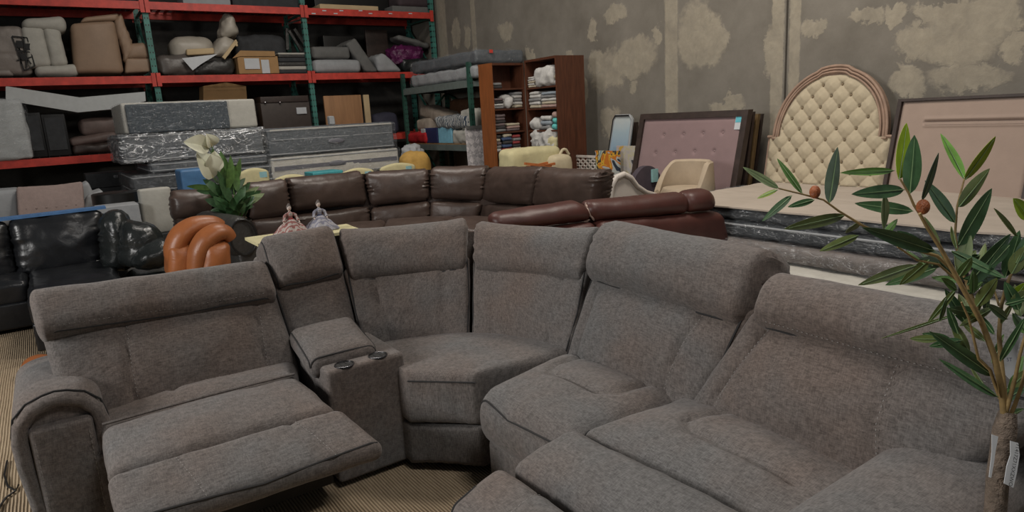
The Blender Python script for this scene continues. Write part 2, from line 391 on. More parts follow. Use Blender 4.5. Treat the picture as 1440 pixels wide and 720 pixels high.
def wall_mat():
    m,t,b=nt('patched_drywall'); co=N(t,'ShaderNodeNewGeometry').outputs['Position']
    d1=noisetex(t,co,2.6,5,.6); d2=noisetex(t,co,9,4,.65,.8)
    off=N(t,'ShaderNodeVectorMath',operation='MULTIPLY_ADD'); off.inputs[1].default_value=(.34,.34,.5)
    sub=N(t,'ShaderNodeVectorMath',operation='SUBTRACT'); sub.inputs[1].default_value=(.5,.5,.5); t.links.new(d1.outputs['Color'],sub.inputs[0])
    t.links.new(sub.outputs[0],off.inputs[0]); t.links.new(co,off.inputs[2])
    off2=N(t,'ShaderNodeVectorMath',operation='MULTIPLY_ADD'); off2.inputs[1].default_value=(.14,.14,.2)
    sub2=N(t,'ShaderNodeVectorMath',operation='SUBTRACT'); sub2.inputs[1].default_value=(.5,.5,.5); t.links.new(d2.outputs['Color'],sub2.inputs[0])
    t.links.new(sub2.outputs[0],off2.inputs[0]); t.links.new(off.outputs[0],off2.inputs[2])
    patches=[(712,47,11,13),(641,47,5,20),(657,50,5,14),(866,20,15,15),(832,42,6,18),(855,98,25,30),(893,82,30,26),(978,50,26,50),(1003,60,16,34),(820,128,9,17),(889,122,6,12),(858,170,16,24),(746,75,6,8),(926,55,8,14),
      (1144,38,16,14),(1221,24,23,13),(1290,62,32,24),(1356,45,60,46),(1360,108,52,24),(1272,118,30,22),(1431,56,15,24),(1259,20,12,14),(1022,148,22,11),(1003,56,10,38),(1320,16,42,14),(1405,20,30,26),(1085,70,7,40),(840,92,12,24),(800,86,10,12)]
    dist=None
    for cx,cy,rx,ry in patches:
        c=ax(cx,cy,WX); a=ax(cx-rx,cy,WX); e=ax(cx,cy-ry,WX); ry_=abs(a.y-c.y)+.02; rz_=abs(e.z-c.z)+.02
        q=N(t,'ShaderNodeVectorMath',operation='SUBTRACT'); t.links.new(off2.outputs[0],q.inputs[0]); q.inputs[1].default_value=tuple(c)
        w=N(t,'ShaderNodeVectorMath',operation='MULTIPLY'); w.inputs[1].default_value=(0,1/ry_,1/rz_); t.links.new(q.outputs[0],w.inputs[0])
        l=N(t,'ShaderNodeVectorMath',operation='LENGTH'); t.links.new(w.outputs[0],l.inputs[0])
        dist=l.outputs['Value'] if dist is None else math_(t,'MINIMUM',dist,l.outputs['Value'])
    # vertical taped joints
    sp=N(t,'ShaderNodeSeparateXYZ'); j=N(t,'ShaderNodeVectorMath',operation='MULTIPLY_ADD'); j.inputs[1].default_value=(.05,.05,0); t.links.new(sub2.outputs[0],j.inputs[0]); t.links.new(co,j.inputs[2]); t.links.new(j.outputs[0],sp.inputs[0])
    for pa,pb in ((617,630),(664,671),(934,954),(1084,1103),(1109,1126)):
        ya=ax(pa,60,WX).y; yb=ax(pb,60,WX).y; c=(ya+yb)/2; hw=abs(ya-yb)/2
        v=math_(t,'DIVIDE',math_(t,'ABSOLUTE',math_(t,'SUBTRACT',sp.outputs[1],c)),hw)
        dist=math_(t,'MINIMUM',dist,v)
    mask=ramp(t,dist,[(.78,(1,1,1)),(1.0,(0,0,0))]).outputs[0]
    soft=noisetex(t,co,5,5,.7,.5); mask=math_(t,'MULTIPLY',mask,math_(t,'MULTIPLY_ADD',soft.outputs['Fac'],1.3,.10))
    n=noisetex(t,co,1.6,6,.65); base=ramp(t,n.outputs['Fac'],[(.3,(.150,.136,.114)),(.7,(.225,.206,.176))])
    n3=noisetex(t,co,11,6,.7); pc=ramp(t,n3.outputs['Fac'],[(.3,(.30,.265,.205)),(.7,(.38,.34,.265))])
    mx=N(t,'ShaderNodeMix',data_type='RGBA'); t.links.new(mask,mx.inputs['Factor']); t.links.new(base.outputs[0],mx.inputs['A']); t.links.new(pc.outputs[0],mx.inputs['B'])
    t.links.new(mx.outputs['Result'],b.inputs['Base Color']); b.inputs['Roughness'].default_value=.85; b.inputs['Specular IOR Level'].default_value=.2
    bp=N(t,'ShaderNodeBump'); bp.inputs['Strength'].default_value=.3; bp.inputs['Distance'].default_value=.01
    t.links.new(math_(t,'ADD',n3.outputs['Fac'],mask),bp.inputs['Height']); t.links.new(bp.outputs[0],b.inputs['Normal'])
    return m
ygr=ax(1106,60,WX).y
w=MB().box((WX+.1,(-3.9+ygr-.012)/2,3.1),(.2,ygr-.012+3.9,6.2)); w.box((WX+.1,(13.1+ygr+.012)/2,3.1),(.2,13.1-ygr-.012,6.2)); w.box((WX+.13,ygr,3.1),(.14,.03,6.2))
structure(w.build('wall_right',wall_mat(),smooth=False))
structure(MB().box((0,13.2,3.1),(13.2,.2,6.2)).build('wall_back',mat('dark_grey_block_wall',(.05,.048,.045),.9),smooth=False))
structure(MB().box((-6.7,4.6,3.1),(.2,17,6.2)).build('wall_left',mat('grey_painted_wall',(.10,.098,.09),.9),smooth=False))
structure(MB().box((WX-.01,(ax(690,225,6.6).y+ax(835,225,6.6).y)/2-1,.06),(.02,9,.12)).build('baseboard_right',mat('grey_baseboard',(.12,.115,.1),.8),smooth=False))
# ------------------------------------------------------------------ lights
def area(name,loc,target,size,power,col,sy=None):
    l=bpy.data.lights.new(name,'AREA'); l.energy=power; l.color=col; l.size=size
    if sy: l.shape='RECTANGLE'; l.size_y=sy
    o=bpy.data.objects.new(name,l); COL.objects.link(o); o.location=loc
    o.rotation_euler=(V(target)-V(loc)).to_track_quat('-Z','Y').to_euler(); return o
area('unseen_light',(-4.6,3.5,2.9),(1.9,1.3,.6),1.5,270,(1,.98,.955),1.6)  # main light from the left; its doorway is assumed, not built
area('ceiling_lamp',(1.3,.1,4.6),(1.5,1.0,0),1.0,74,(1,.95,.9),.8)
area('ceiling_lamp',(4.0,3.3,5.6),(4.9,5.4,.3),1.4,165,(1,.92,.82),.8)
area('ceiling_lamp',(2.6,7.6,5.8),(2.8,8.4,0),1.6,120,(1,.93,.85),.8)
area('unseen_light',(2.6,-3.6,3.0),(2.2,3,1.0),2.6,11,(.9,.96,1),2.0)  # weak fill light added behind the camera, no door stands there
wd=bpy.data.worlds.new('world'); SC.world=wd; wd.use_nodes=True; wd.node_tree.nodes['Background'].inputs[0].default_value=(.9,.95,1,1); wd.node_tree.nodes['Background'].inputs[1].default_value=.05
SC.view_settings.view_transform='Standard'; SC.view_settings.look='None'; SC.view_settings.exposure=0; SC.view_settings.gamma=1; SC.view_settings.use_curve_mapping=False
# ------------------------------------------------------------------ grey sectional
M['darkchrome']=mat('dark_chrome',(.16,.16,.17),.25,1)
S=thing('sectional_sofa','large L-shaped grey brown fabric reclining sectional sofa with cup holder console in the foreground','sofa',(1.0,2.9,0))
G=M['grey']; DK=M['greydark']; RXH=.035
def vcurve(u0,u1=None): return [(u0,.02),(u0+(0 if u1 is None else (u1-u0)/2),.5),(u0 if u1 is None else u1,.98)]
def cushion(name,q,th,seams=(),st=(),pipe=(),**k):
    mb=MB().panel(*q,th,seams=seams,**k); o=mb.build(name,G,S)
    for s_ in st: stitch(mb.surf,s_,M['stitch'],o)
    for p_ in pipe: piping(mb.surf,p_,.0045,DK,o)
    return o
EDGE=[(.03,.97),(.012,.5),(.03,.03),(.5,.012),(.97,.03),(.988,.5),(.97,.97)]
BOT=[(.03,.9),(.015,.5),(.04,.05),(.5,.02),(.96,.05),(.985,.5),(.97,.9)]
# left recliner
cushion('backrest',((-.10,3.03,.42),(.83,3.03,.42),(-.135,3.235,.885),(.805,3.22,.87)),.2,r=.05,bulge=.045,res=.02,
  seams=[[(.26,.03),(.28,.5),(.31,.97)],[(.82,.03),(.85,.5),(.89,.97)]],st=[[(.27,.05),(.29,.5),(.32,.93)],[(.835,.05),(.865,.5),(.90,.93)]],wr=.004,seed=1)
cushion('headrest',((-.14,3.135,.855),(.80,3.125,.82),(-.15,3.26,1.03),(.79,3.25,1.0)),.18,rx=.03,r=.065,bulge=.025,pipe=[BOT],st=[[(.06,.13),(.5,.1),(.94,.13)]],wr=.004,seed=2)
cushion('seat_cushion',((-.0,2.865,.50),(.76,2.865,.505),(-.0,3.16,.50),(.84,3.16,.51)),.16,r=.05,bulge=.03,seams=[[(.38,1),(.34,.45)],[(.34,.45),(.3,.05)]],wr=.004,seed=3)
c=cushion('footrest',((-.01,2.51,.480),(.805,2.49,.480),(.0,2.885,.515),(.76,2.885,.515)),.13,r=.045,bulge=.028,wr=.010,wf=4,seed=4)
MB().tube([V((.01,2.878,.517)),V((.2,2.872,.523)),V((.4,2.874,.524)),V((.6,2.872,.523)),V((.75,2.878,.517))],.0065,6).build('piping',G,c)
c=cushion('footrest',((-.005,2.27,.395),(.885,2.225,.395),(-.01,2.525,.478),(.815,2.505,.478)),.09,r=.04,bulge=.016,seams=[[(.28,.05),(.24,.95)],[(.78,.05),(.75,.95)]],
  st=[[(.295,.08),(.255,.92)],[(.795,.08),(.765,.92)]],pipe=[[(.02,.1),(.5,.03),(.98,.1)]],wr=.004,seed=5)
mech=MB()
for x in(.1,.76):
    mech.bar((x,2.36,.34),(x,2.62,.24),.03,.012).bar((x,2.62,.24),(x,2.95,.36),.03,.012).bar((x,2.42,.38),(x+.0,2.8,.12),.025,.012).bar((x,2.8,.12),(x,3.1,.2),.03,.012)
mech.box((.42,2.88,.20),(.74,.5,.24)).bar((.1,2.8,.12),(.76,2.8,.12),.025).bar((.1,2.5,.31),(.76,2.5,.31),.03,.02)  # box: plain black base added to darken the space under the footrest
mech.build('recliner_mechanism',M['blackmetal'],S,smooth=False)
MB().box((.39,3.25,.22),(.86,.7,.34),bev=.02).box((.39,3.45,.55),(.86,.12,.75),rx=-.2,bev=.03).build('frame',G,S)
# left arm
def arm(x0,x1,y0,y1,name='armrest',flip=False,tx=None):
    """arm along +y, front at y0; tx maps world coords"""
    tx=tx or (lambda p:p)
    A=MB(); w=x1-x0; cx=(x0+x1)/2
    # arched pad cross-section lofted along y with drooping nose
    sec=[];NY=22
    for j in range(NY+1):
        t=j/NY; y=y0+.022+(y1-y0-.022)*t
        nose=max(0,1-t*(y1-y0)/.10); dz=-.012*nose**2; infl=1-.08*nose**2.5
        ring=[]
        for k in range(29):
            a=PI*k/28; ca,sa=math.cos(a),math.sin(a)
            ex=abs(ca)**.8*(1 if ca>0 else -1)
            ring.append(V((cx-ex*w/2*infl*1.03, y, .565+dz+(.10*abs(sa)**.75)*infl)))
        ring+= [V((cx+w/2*.96*infl,y,.53+dz)),V((cx-w/2*.96*infl,y,.53+dz))]
        sec.append(ring)
    n=len(sec[0]); vs=[p for r_ in sec for p in r_]; fs=[]
    for j in range(NY):
        for k in range(n): fs.append((j*n+k,(j+1)*n+k,(j+1)*n+(k+1)%n,j*n+(k+1)%n))
    fs.append(tuple(range(n))[::1]); fs.append(tuple(NY*n+k for k in range(n))[::-1])
    vs=[tx(p) for p in vs]
    A.add(vs,fs); pad=A.build(name,G,S)
    # body and rolled front border with inset panel
    b=MB(); v2,f2=puffgrid(w*.86,y1-y0-.03,.54,.03,res=.06,bulge=(.008,0,0)); b.add([tx(p*1+V((cx,(y0+y1)/2+.015,.30+0*p.z))) for p in v2],f2); b.build('side_panel',G,pad)
    path=[(x0+.045,.03),(x0+.03,.2),(x0+.012,.4),(x0+.010,.5),(x0+.022,.565),(x0+.062,.612),(x0+.11,.632),(cx,.638),(x1-.11,.632),(x1-.062,.612),(x1-.022,.565),(x1-.010,.5),(x1-.02,.4),(x1-.045,.2),(x1-.055,.03)]
    MB().tube([tx(V((x,y0+.018,z))) for x,z in path],.028,10).build('front_roll',G,pad)
    MB().tube([tx(V((cx+(x-cx)*1.16,y0+.024,z+.030*(z>.45))) ) for x,z in path],.0042,6).build('piping',DK,pad)
    pp=MB(); v3,f3=puffgrid(w*.72,.06,.52,.02,res=.03,bulge=(0,.012,0)); 
    pp.add([tx(p*1+V((cx-.0+p.z*-.00,y0+.012,.29))) for p in v3],f3); pn=pp.build('front_panel',G,pad)
    st=MB()
    for xx in(cx-w*.30,cx+w*.30):
        for i in range(20):
            z0=.5-i*.022; st.tube([tx(V((xx,y0-.0265,z0))),tx(V((xx,y0-.0265,z0-.012)))],.0012,4)
    for i in range(13):
        x=x0+.02+(w-.04)*i/13; st.tube([tx(V((x,y0+.03,.655-.05*abs((x-cx)/w*2)**2.5))),tx(V((x+w/26,y0+.03,.655-.05*abs((x+w/26-cx)/w*2)**2.5)))],.0012,4)
    st.build('stitching',M['stitch'],pn)
    return pad
arm(-.262,.024,2.93,3.50)
# console
con=MB(); v_,f_=puffgrid(.365,.55,.53,.02,res=.05); con.add([p+V((1.015,2.955,.295)) for p in v_],f_); con=con.build('console',G,S)
MB().panel((.79,2.765,.60),(1.105,2.755,.60),(.81,3.13,.66),(1.13,3.13,.66),.11,r=.045,bulge=.025,wr=.003,seed=8).build('lid',G,con)
piping(MB().panel((.79,2.765,.60),(1.105,2.755,.60),(.81,3.13,.66),(1.13,3.13,.66),.11,r=.045,bulge=.025).surf,[(.03,.9),(.02,.05),(.98,.05),(.99,.9)],.004,DK,con)
for x,y in((.925,2.718),(1.085,2.722)):
    k=MB().lathe([(.036,.5600),(.037,.5640),(.0405,.5650),(.0435,.5640),(.0445,.5600)],(x,y,0),28).build('cup_holder',M['darkchrome'],con)
    MB().lathe([(.001,.5615),(.036,.5618),(.037,.560)],(x,y,0),24).box((x+.012,y,.5622),(.006,.06,.002)).box((x-.012,y,.5622),(.006,.06,.002)).build('cup_holder',M['black'],con)
cushion('backrest',((.83,3.09,.50),(1.155,3.09,.50),(.795,3.23,.89),(1.155,3.23,.89)),.2,r=.035,bulge=.022,pipe=[[(.985,.03),(.985,.97)],[(.015,.03),(.015,.97)]],wr=.003,seed=9)
cushion('headrest',((.805,3.15,.85),(1.145,3.15,.865),(.775,3.28,1.10),(1.145,3.28,1.11)),.24,rx=.04,r=.06,bulge=.03,pipe=[BOT],wr=.003,seed=10)
MB().box((.97,3.42,.5),(.37,.14,.92),rx=-.12,bev=.03).build('frame',G,S)
# corner wedges
CX,CY=1.17,2.36
def arcp(a,r,z): return V((CX+r*math.cos(a),CY+r*math.sin(a),z))
def wedge(a0,a1,rb,zb,rt,zt,th,name,seed,seams=(),pipe=(),bulge=.03,r=.035,puff=0,wr=.004,gather=0):
    def q(a,rr,z): return arcp(a,rr,z)
    bl,br,tl,tr=q(a0,rb,zb),q(a1,rb,zb),q(a0,rt,zt),q(a1,rt,zt)
    sag=rb*(1-math.cos((a0-a1)/2))
    return cushion(name,(bl,br,tl,tr),th,seams=seams,pipe=pipe,r=r,rx=.03 if name=='headrest' else None,bulge=bulge,sag=sag,res=.02,wr=wr,seed=seed,puffx=puff,gather=gather)
a90,a45,a0=math.radians(92),math.radians(46),math.radians(-3)
wedge(a90,a45,.68,.44,.84,.885,.2,'backrest',11,[[(.27,.0),(.2,.97)],[(.76,.0),(.77,.97)]],[EDGE[:3],EDGE[4:]])
wedge(a45,a0,.68,.44,.84,.885,.2,'backrest',12,[[(.2,.0),(.2,.97)],[(.76,.0),(.79,.97)]],[EDGE[:3],EDGE[4:]])
wedge(a90,a45,.77,.82,.88,1.09,.27,'headrest',13,r=.08,bulge=.035,pipe=[BOT],gather=.006)
wedge(a45,a0,.77,.815,.89,1.07,.27,'headrest',14,r=.08,bulge=.035,pipe=[BOT],gather=.006)
def sector(name,z0,z1,fr,r,seed,bulge=.01,inset=0):
    vs,fs=puffgrid(1.0,.62,z1-z0,r,res=.025,bulge=(0,0,bulge),wr=.004,seed=seed)
    FA=V((1.155,2.60+fr,0)); FB=V((1.375,2.375,0))+V((fr*.7,0,0))
    out=[]
    for p in vs:
        s_=(p.x+.5); t=(p.y+.31)/.62
        f=FA.lerp(FB,s_); a=a90+(a0-a90)*s_; rr=.735-inset
        b=V((CX+rr*math.cos(a),CY+rr*math.sin(a),0))
        P=f.lerp(b,t); P.z=z0+(z1-z0)/2+p.z; out.append(P)
    return MB().add(out,fs)
o=sector('seat',.245,.495,0,.045,15,.012).build('seat_cushion',G,S)
MB().tube([V((1.16,2.592,.455)).lerp(V((1.38,2.368,.455)),i/6) for i in range(7)],.004,6).build('piping',DK,o)
sector('base',.04,.235,.02,.03,16,0,.01).build('base_panel',G,S)
for aa,bb in((a90,a45),(a45,a0)):
    fr=MB(); n=8
    P=[];
    for i in range(n+1):
        a=aa+(bb-aa)*i/n
        P.append([arcp(a,.86,.05),arcp(a,1.13,.05),arcp(a,1.15,.93),arcp(a,1.02,.97)])
    vs=[p for r_ in P for p in r_]; fs=[(0,1,2,3),(n*4+3,n*4+2,n*4+1,n*4)]
    for i in range(n):
        for k in range(4): fs.append((i*4+k,(i+1)*4+k,(i+1)*4+(k+1)%4,i*4+(k+1)%4))
    fr.add(vs,fs).build('frame',G,S)
# right armless recliner
cushion('backrest',((1.83,2.34,.42),(1.82,1.57,.42),(2.0,2.28,.89),(1.985,1.40,.88)),.2,r=.045,bulge=.05,res=.02,
  gd=.02,gw=.013,seams=[[(.10,.0),(.10,.5),(.12,.97)],[(.80,.0),(.78,.5),(.80,.97)]],st=[[(.81,.05),(.79,.5),(.81,.93)]],pipe=[EDGE[:3],EDGE[4:]],wr=.004,seed=21)
hm=cushion('headrest',((1.90,2.29,.85),(1.89,1.43,.82),(2.04,2.28,1.125),(2.03,1.40,1.10)),.29,rx=.04,r=.11,bulge=.035,pipe=[BOT,[(.945,.02),(.945,.5),(.945,.98)]],wr=.004,seed=22,gather=.012)
q=((1.30,2.24,.475),(1.32,1.665,.475),(1.92,2.36,.50),(1.92,1.60,.50))
q=(q[1],q[0],q[3],q[2])
mb=None
def topcushion(name,fr,fl,br_,bl_,th,**k):
    # top-surface panel: viewer side is +z ; bl=front-left as seen with front towards -x
    return cushion(name,(fl,fr,bl_,br_),th,**k)
topcushion('seat_cushion',(1.315,1.655,.475),(1.29,2.28,.475),(1.92,1.60,.50),(1.90,2.37,.50),.25,r=.11,bulge=.04,gw=.016,gd=.02,res=.018,
  seams=[[(.24,.98),(.20,.62),(.30,.50),(.70,.50),(.78,.60),(.76,.98)]],pipe=[[(.03,.2),(.035,.06),(.4,.022),(.97,.03)]],wr=.005,seed=23)
MB().box((1.66,1.965,.145),(.62,.60,.21),bev=.035).build('base_panel',G,S)
MB().box((2.14,1.85,.50),(.13,.86,.92),ry=.12,bev=.04).build('frame',G,S)
# right end recliner
cushion('backrest',((1.82,1.62,.42),(1.80,.80,.42),(1.965,1.40,.885),(1.93,.45,.88)),.2,r=.045,bulge=.055,res=.02,
  gd=.02,gw=.013,seams=[[(.14,.0),(.115,.5),(.12,.97)],[(.90,.0),(.70,.5),(.57,.97)]],st=[[(.155,.05),(.13,.5),(.135,.93)],[(.91,.05),(.71,.5),(.58,.93)]],wr=.004,seed=24)
cushion('headrest',((1.885,1.385,.84),(1.86,.42,.835),(1.965,1.36,1.035),(1.945,.42,1.035)),.24,rx=.04,r=.085,bulge=.03,pipe=[BOT],st=[[(.06,.13),(.5,.1),(.94,.13)]],wr=.004,seed=25)
topcushion('seat_cushion',(1.42,.84,.485),(1.385,1.71,.485),(1.90,.80,.50),(1.90,1.63,.50),.2,r=.06,bulge=.05,gw=.018,gd=.022,res=.018,
  seams=[[(.30,.98),(.26,.55),(.36,.42),(.80,.40)]],pipe=[[(.02,.1),(.03,.03),(.5,.02),(.98,.03)]],wr=.007,seed=26)
topcushion('footrest',(1.135,.80,.425),(1.115,1.77,.425),(1.425,.84,.51),(1.385,1.725,.51),.14,r=.065,bulge=.035,wr=.006,seed=27)
topcushion('footrest',(.88,.82,.385),(.855,1.73,.385),(1.12,.84,.435),(1.105,1.78,.435),.10,r=.048,bulge=.025,res=.02,
  seams=[[(.25,.03),(.25,.97)]],st=[[(.262,.05),(.262,.95)]],pipe=[[(.03,.5),(.02,.06),(.5,.02),(.98,.06)]],wr=.004,seed=28)
mech=MB()
for y in(.95,1.62):
    mech.bar((.98,y,.33),(1.25,y,.2),.012,.03).bar((1.25,y,.2),(1.55,y,.34),.012,.03).bar((1.05,y,.36),(1.45,y,.12),.012,.025)
mech.bar((1.05,.95,.3),(1.05,1.62,.3),.02).build('recliner_mechanism',M['blackmetal'],S,smooth=False)
MB().box((1.72,1.25,.2),(.55,.82,.32),bev=.02).build('base_panel',G,S)
MB().box((2.05,.95,.46),(.13,.95,.86),ry=.12,bev=.04).build('frame',G,S)
def tr(p):  # left-arm local frame -> right arm running along +x
    return V((1.235+(p.y-2.93)*1.32, .705-(p.x+.12)*1.14, p.z*.955))
arm(-.262,.022,2.93,3.55,tx=tr)
# ------------------------------------------------------------------ pallet rack
def holes_mat(base,name,period=.05):
    m,t,b=nt(name); co=N(t,'ShaderNodeTexCoord').outputs['Object']; sp=N(t,'ShaderNodeSeparateXYZ'); t.links.new(co,sp.inputs[0])
    zz=math_(t,'PINGPONG',sp.outputs[2],period/2)
    hz=math_(t,'LESS_THAN',zz,.012); hx=math_(t,'MULTIPLY',math_(t,'GREATER_THAN',math_(t,'PINGPONG',sp.outputs[0],.04),.012),math_(t,'LESS_THAN',math_(t,'PINGPONG',sp.outputs[0],.04),.028))
    mx=N(t,'ShaderNodeMix',data_type='RGBA'); t.links.new(math_(t,'MULTIPLY',hz,hx),mx.inputs['Factor'])
    n=noisetex(t,co,7,3); r=ramp(t,n.outputs['Fac'],[(.3,tuple(c*.7 for c in base)),(.7,tuple(c*1.2 for c in base))]); t.links.new(r.outputs[0],mx.inputs['A']); mx.inputs['B'].default_value=(.006,.008,.008,1)
    t.links.new(mx.outputs['Result'],b.inputs['Base Color']); b.inputs['Roughness'].default_value=.5; return m
M['holes']=holes_mat((.045,.18,.15),'punched_green_post',.1)
R=thing('pallet_rack','tall red and green pallet rack along the far left wall loaded with furniture','rack',(2.8,12.3,0))
PX=[-.87,1.60,4.02,6.50]; RD=1.05
LV=[1.345,2.465,3.545]
for x in PX:
    for y in(RY+.04,RY+RD):
        MB().box((x,y,2.25),(.08,.075,4.5)).build('post',M['holes'],R,smooth=False)
    br=MB(); 
    for k in range(4):
        z=.3+k*1.05; br.bar((x,RY+.06,z),(x,RY+RD-.02,z),.03).bar((x,RY+.06,z),(x,RY+RD-.02,z+.95),.03)
    br.build('cross_brace',M['green'],R,smooth=False)
for li,z in enumerate(LV):
    for b in range(3):
        x0,x1=PX[b]+.04,PX[b+1]-.04
        for y in(RY+.0,RY+RD-.02):
            bm_=MB().box(((x0+x1)/2,y,z-.065),(x1-x0,.05,.11)); 
            o=bm_.build('beam',M['red'],R,smooth=False)
            for xx in(x0-.01,x1+.01): MB().box((xx,y-.035*(1 if y<RY+.5 else -1),z-.07),(.07,.012,.2)).build('bracket',M['red'],o,smooth=False)
        if li<2 and b==0 or li>0:
            dk=MB()
            nb=int((x1-x0)/.12)
            for i in range(nb+1):
                xx=x0+.03+(x1-x0-.06)*i/nb; dk.box((xx,RY+RD/2,z-.005),(.012 if li!=2 else .05,RD-.06,.01))
            for i in range(6): dk.box(((x0+x1)/2,RY+.08+i*.17,z-.012),(x1-x0,.02,.006))
            dk.build('wire_deck',M['wire'] if li!=2 else M['darkred'],R,smooth=False)
# small white tags on the right part of top beam
tg=MB()
for px_ in(441,472,521,549,577,456,480,507):
    p=ay(px_,19 if px_ in(441,472,521,549,577) else 15,RY-.03); tg.box((p.x,RY-.03,p.z),(.07,.004,.018))
tg.build('paper_tag',M['paper'],R,smooth=False)
# ------------------------------------------------------------------ generic builders for the stock
def span(x0,y0,x1,y1,Y,f=ay):
    a=f(x0,(y0+y1)/2,Y); b=f(x1,(y0+y1)/2,Y); c=f((x0+x1)/2,y0,Y); d=f((x0+x1)/2,y1,Y)
    return a,b,c.z,d.z
def blob(name,label,cat,m,x0,y0,x1,y1,Y,depth,z0=None,r=.06,bulge=.03,rot=0,group=None,wr=.01,parent=None,seed=0,gather=0,wf=6,puffx=0,ztop=None,res=.05,yr=0):
    """rounded upholstered block standing at depth Y.. Y+depth, spanning the given part of the view"""
    a,b,zt,zb=span(x0,y0,x1,y1,Y)
    if z0 is not None: zb=z0
    if ztop is not None: zt=ztop
    L=abs(b.x-a.x); Hh=zt-zb
    if rot:
        c=abs(math.cos(rot)); s=abs(math.sin(rot))
        den=c*c-s*s
        if abs(den)>.15:
            l2=(L*c-Hh*s)/den; h2=(Hh*c-L*s)/den
            if l2>.05 and h2>.05: L,Hh=l2,h2
    vs,fs=puffgrid(L,depth,Hh,r,res,(bulge,bulge,bulge),puffx,wr,wf,gather,seed)
    Mx=Matrix.Translation(V(((a.x+b.x)/2,Y+depth/2,(zt+zb)/2)))@Matrix.Rotation(yr,4,'Z')@Matrix.Rotation(rot,4,'Y')
    o=MB().add([Mx@p for p in vs],fs).build(name,m,parent)
    if parent is None: tag(o,label,cat,group)
    return o
def block(name,label,cat,m,x0,y0,x1,y1,Y,depth,z0=None,group=None,parent=None,ztop=None,yr=0):
    return blob(name,label,cat,m,x0,y0,x1,y1,Y,depth,z0,r=.012,bulge=0,wr=0,group=group,parent=parent,ztop=ztop,yr=yr,res=.5)
Y2=RY+.12
L2=LV[1]+.003; L1=LV[0]+.003; L3=LV[2]+.003
# level 2, left bay
t=thing('recliner_chair','grey taupe leather recliner at the far left end of the middle rack level','chair',(-.55,RY+.5,L2))
M['taupepale']=leather('pale_taupe_leather',(.20,.175,.155),.5,.15,.15)
MB().panel(ay(-28,106,RY+.12),ay(48,106,RY+.12),ay(-28,36,RY+.12),ay(30,36,RY+.12),.6,r=.07,bulge=.03,seams=[[(.0,.45),(1,.40)]],wr=.01).build('backrest',M['taupepale'],t)
MB().panel(ay(-28,108,RY+.08),ay(20,107,RY+.08),ay(-28,98,RY+.08),ay(14,97,RY+.08),.6,r=.03,bulge=.02).build('seat',M['taupepale'],t)
f=MB()
def fr_(px,py,Y=Y2-.03): return ay(px,py,Y)
for a,b in(((17,51),(34,99)),((17,51),(38,53)),((34,99),(49,93)),((38,53),(49,93)),((26,58),(30,90)),((22,70),(45,74)),((33,52),(38,95)),((24,85),(46,80)),((20,60),(44,90))):
    f.bar(fr_(*a),fr_(*b),.022,.015)
for a in((28,62),(40,66),(34,80)): f.box(fr_(*a),(.07,.03,.09))
f.build('recliner_mechanism',M['blackmetal'],t,smooth=False)
t=thing('recliner_chair','white upholstered recliner standing on its side between grey recliner and tan chair on the rack','chair',(.55,RY+.5,L2))
P_=lambda x,y,Y=RY+.1: ay(x,y,Y)
MB().panel(P_(38,96),P_(73,93),P_(28,37),P_(60,36),.4,r=.06,bulge=.03,wr=.006).build('backrest',M['offwhite'],t)
MB().panel(P_(72,94),P_(96,92),P_(59,36),P_(84,40),.4,r=.06,bulge=.03,seams=[[(0,.3),(1,.3)],[(0,.75),(1,.75)]],wr=.006).build('seat',M['offwhite'],t)
MB().panel(P_(31,41),P_(95,46),P_(30,26),P_(92,21),.46,r=.085,bulge=.03,wr=.006).build('armrest',M['offwhite'],t)
MB().panel(P_(50,107),P_(112,107),P_(48,93),P_(110,89),.46,r=.07,bulge=.03,wr=.006).build('armrest',M['offwhite'],t)
t=thing('recliner_chair','tan microfibre recliner turned to show its plain back on the middle rack level','chair',(1.0,RY+.5,L2))
MB().panel(P_(105,103),P_(175,103),P_(99,33),P_(162,29),.75,r=.06,bulge=.02,sag=-.05).build('backrest',M['tanleather'],t)
MB().panel(P_(176,88),P_(190,70),P_(160,30),P_(170,17),.4,r=.05,bulge=.03,gather=.03,wr=.02).build('side_cushion',M['tanleather'],t)
MB().panel(P_(112,32),P_(165,29),P_(118,24),P_(168,18),.5,r=.04,bulge=.02).build('headrest',M['tanleather'],t)
MB().panel(P_(177,84),P_(213,83),P_(180,61),P_(206,59),.6,r=.07,bulge=.03).build('armrest',M['tanleather'],t)
MB().panel(P_(176,103),P_(212,101),P_(177,82),P_(212,82),.6,r=.03,bulge=.01).build('base',M['tanleather'],t)
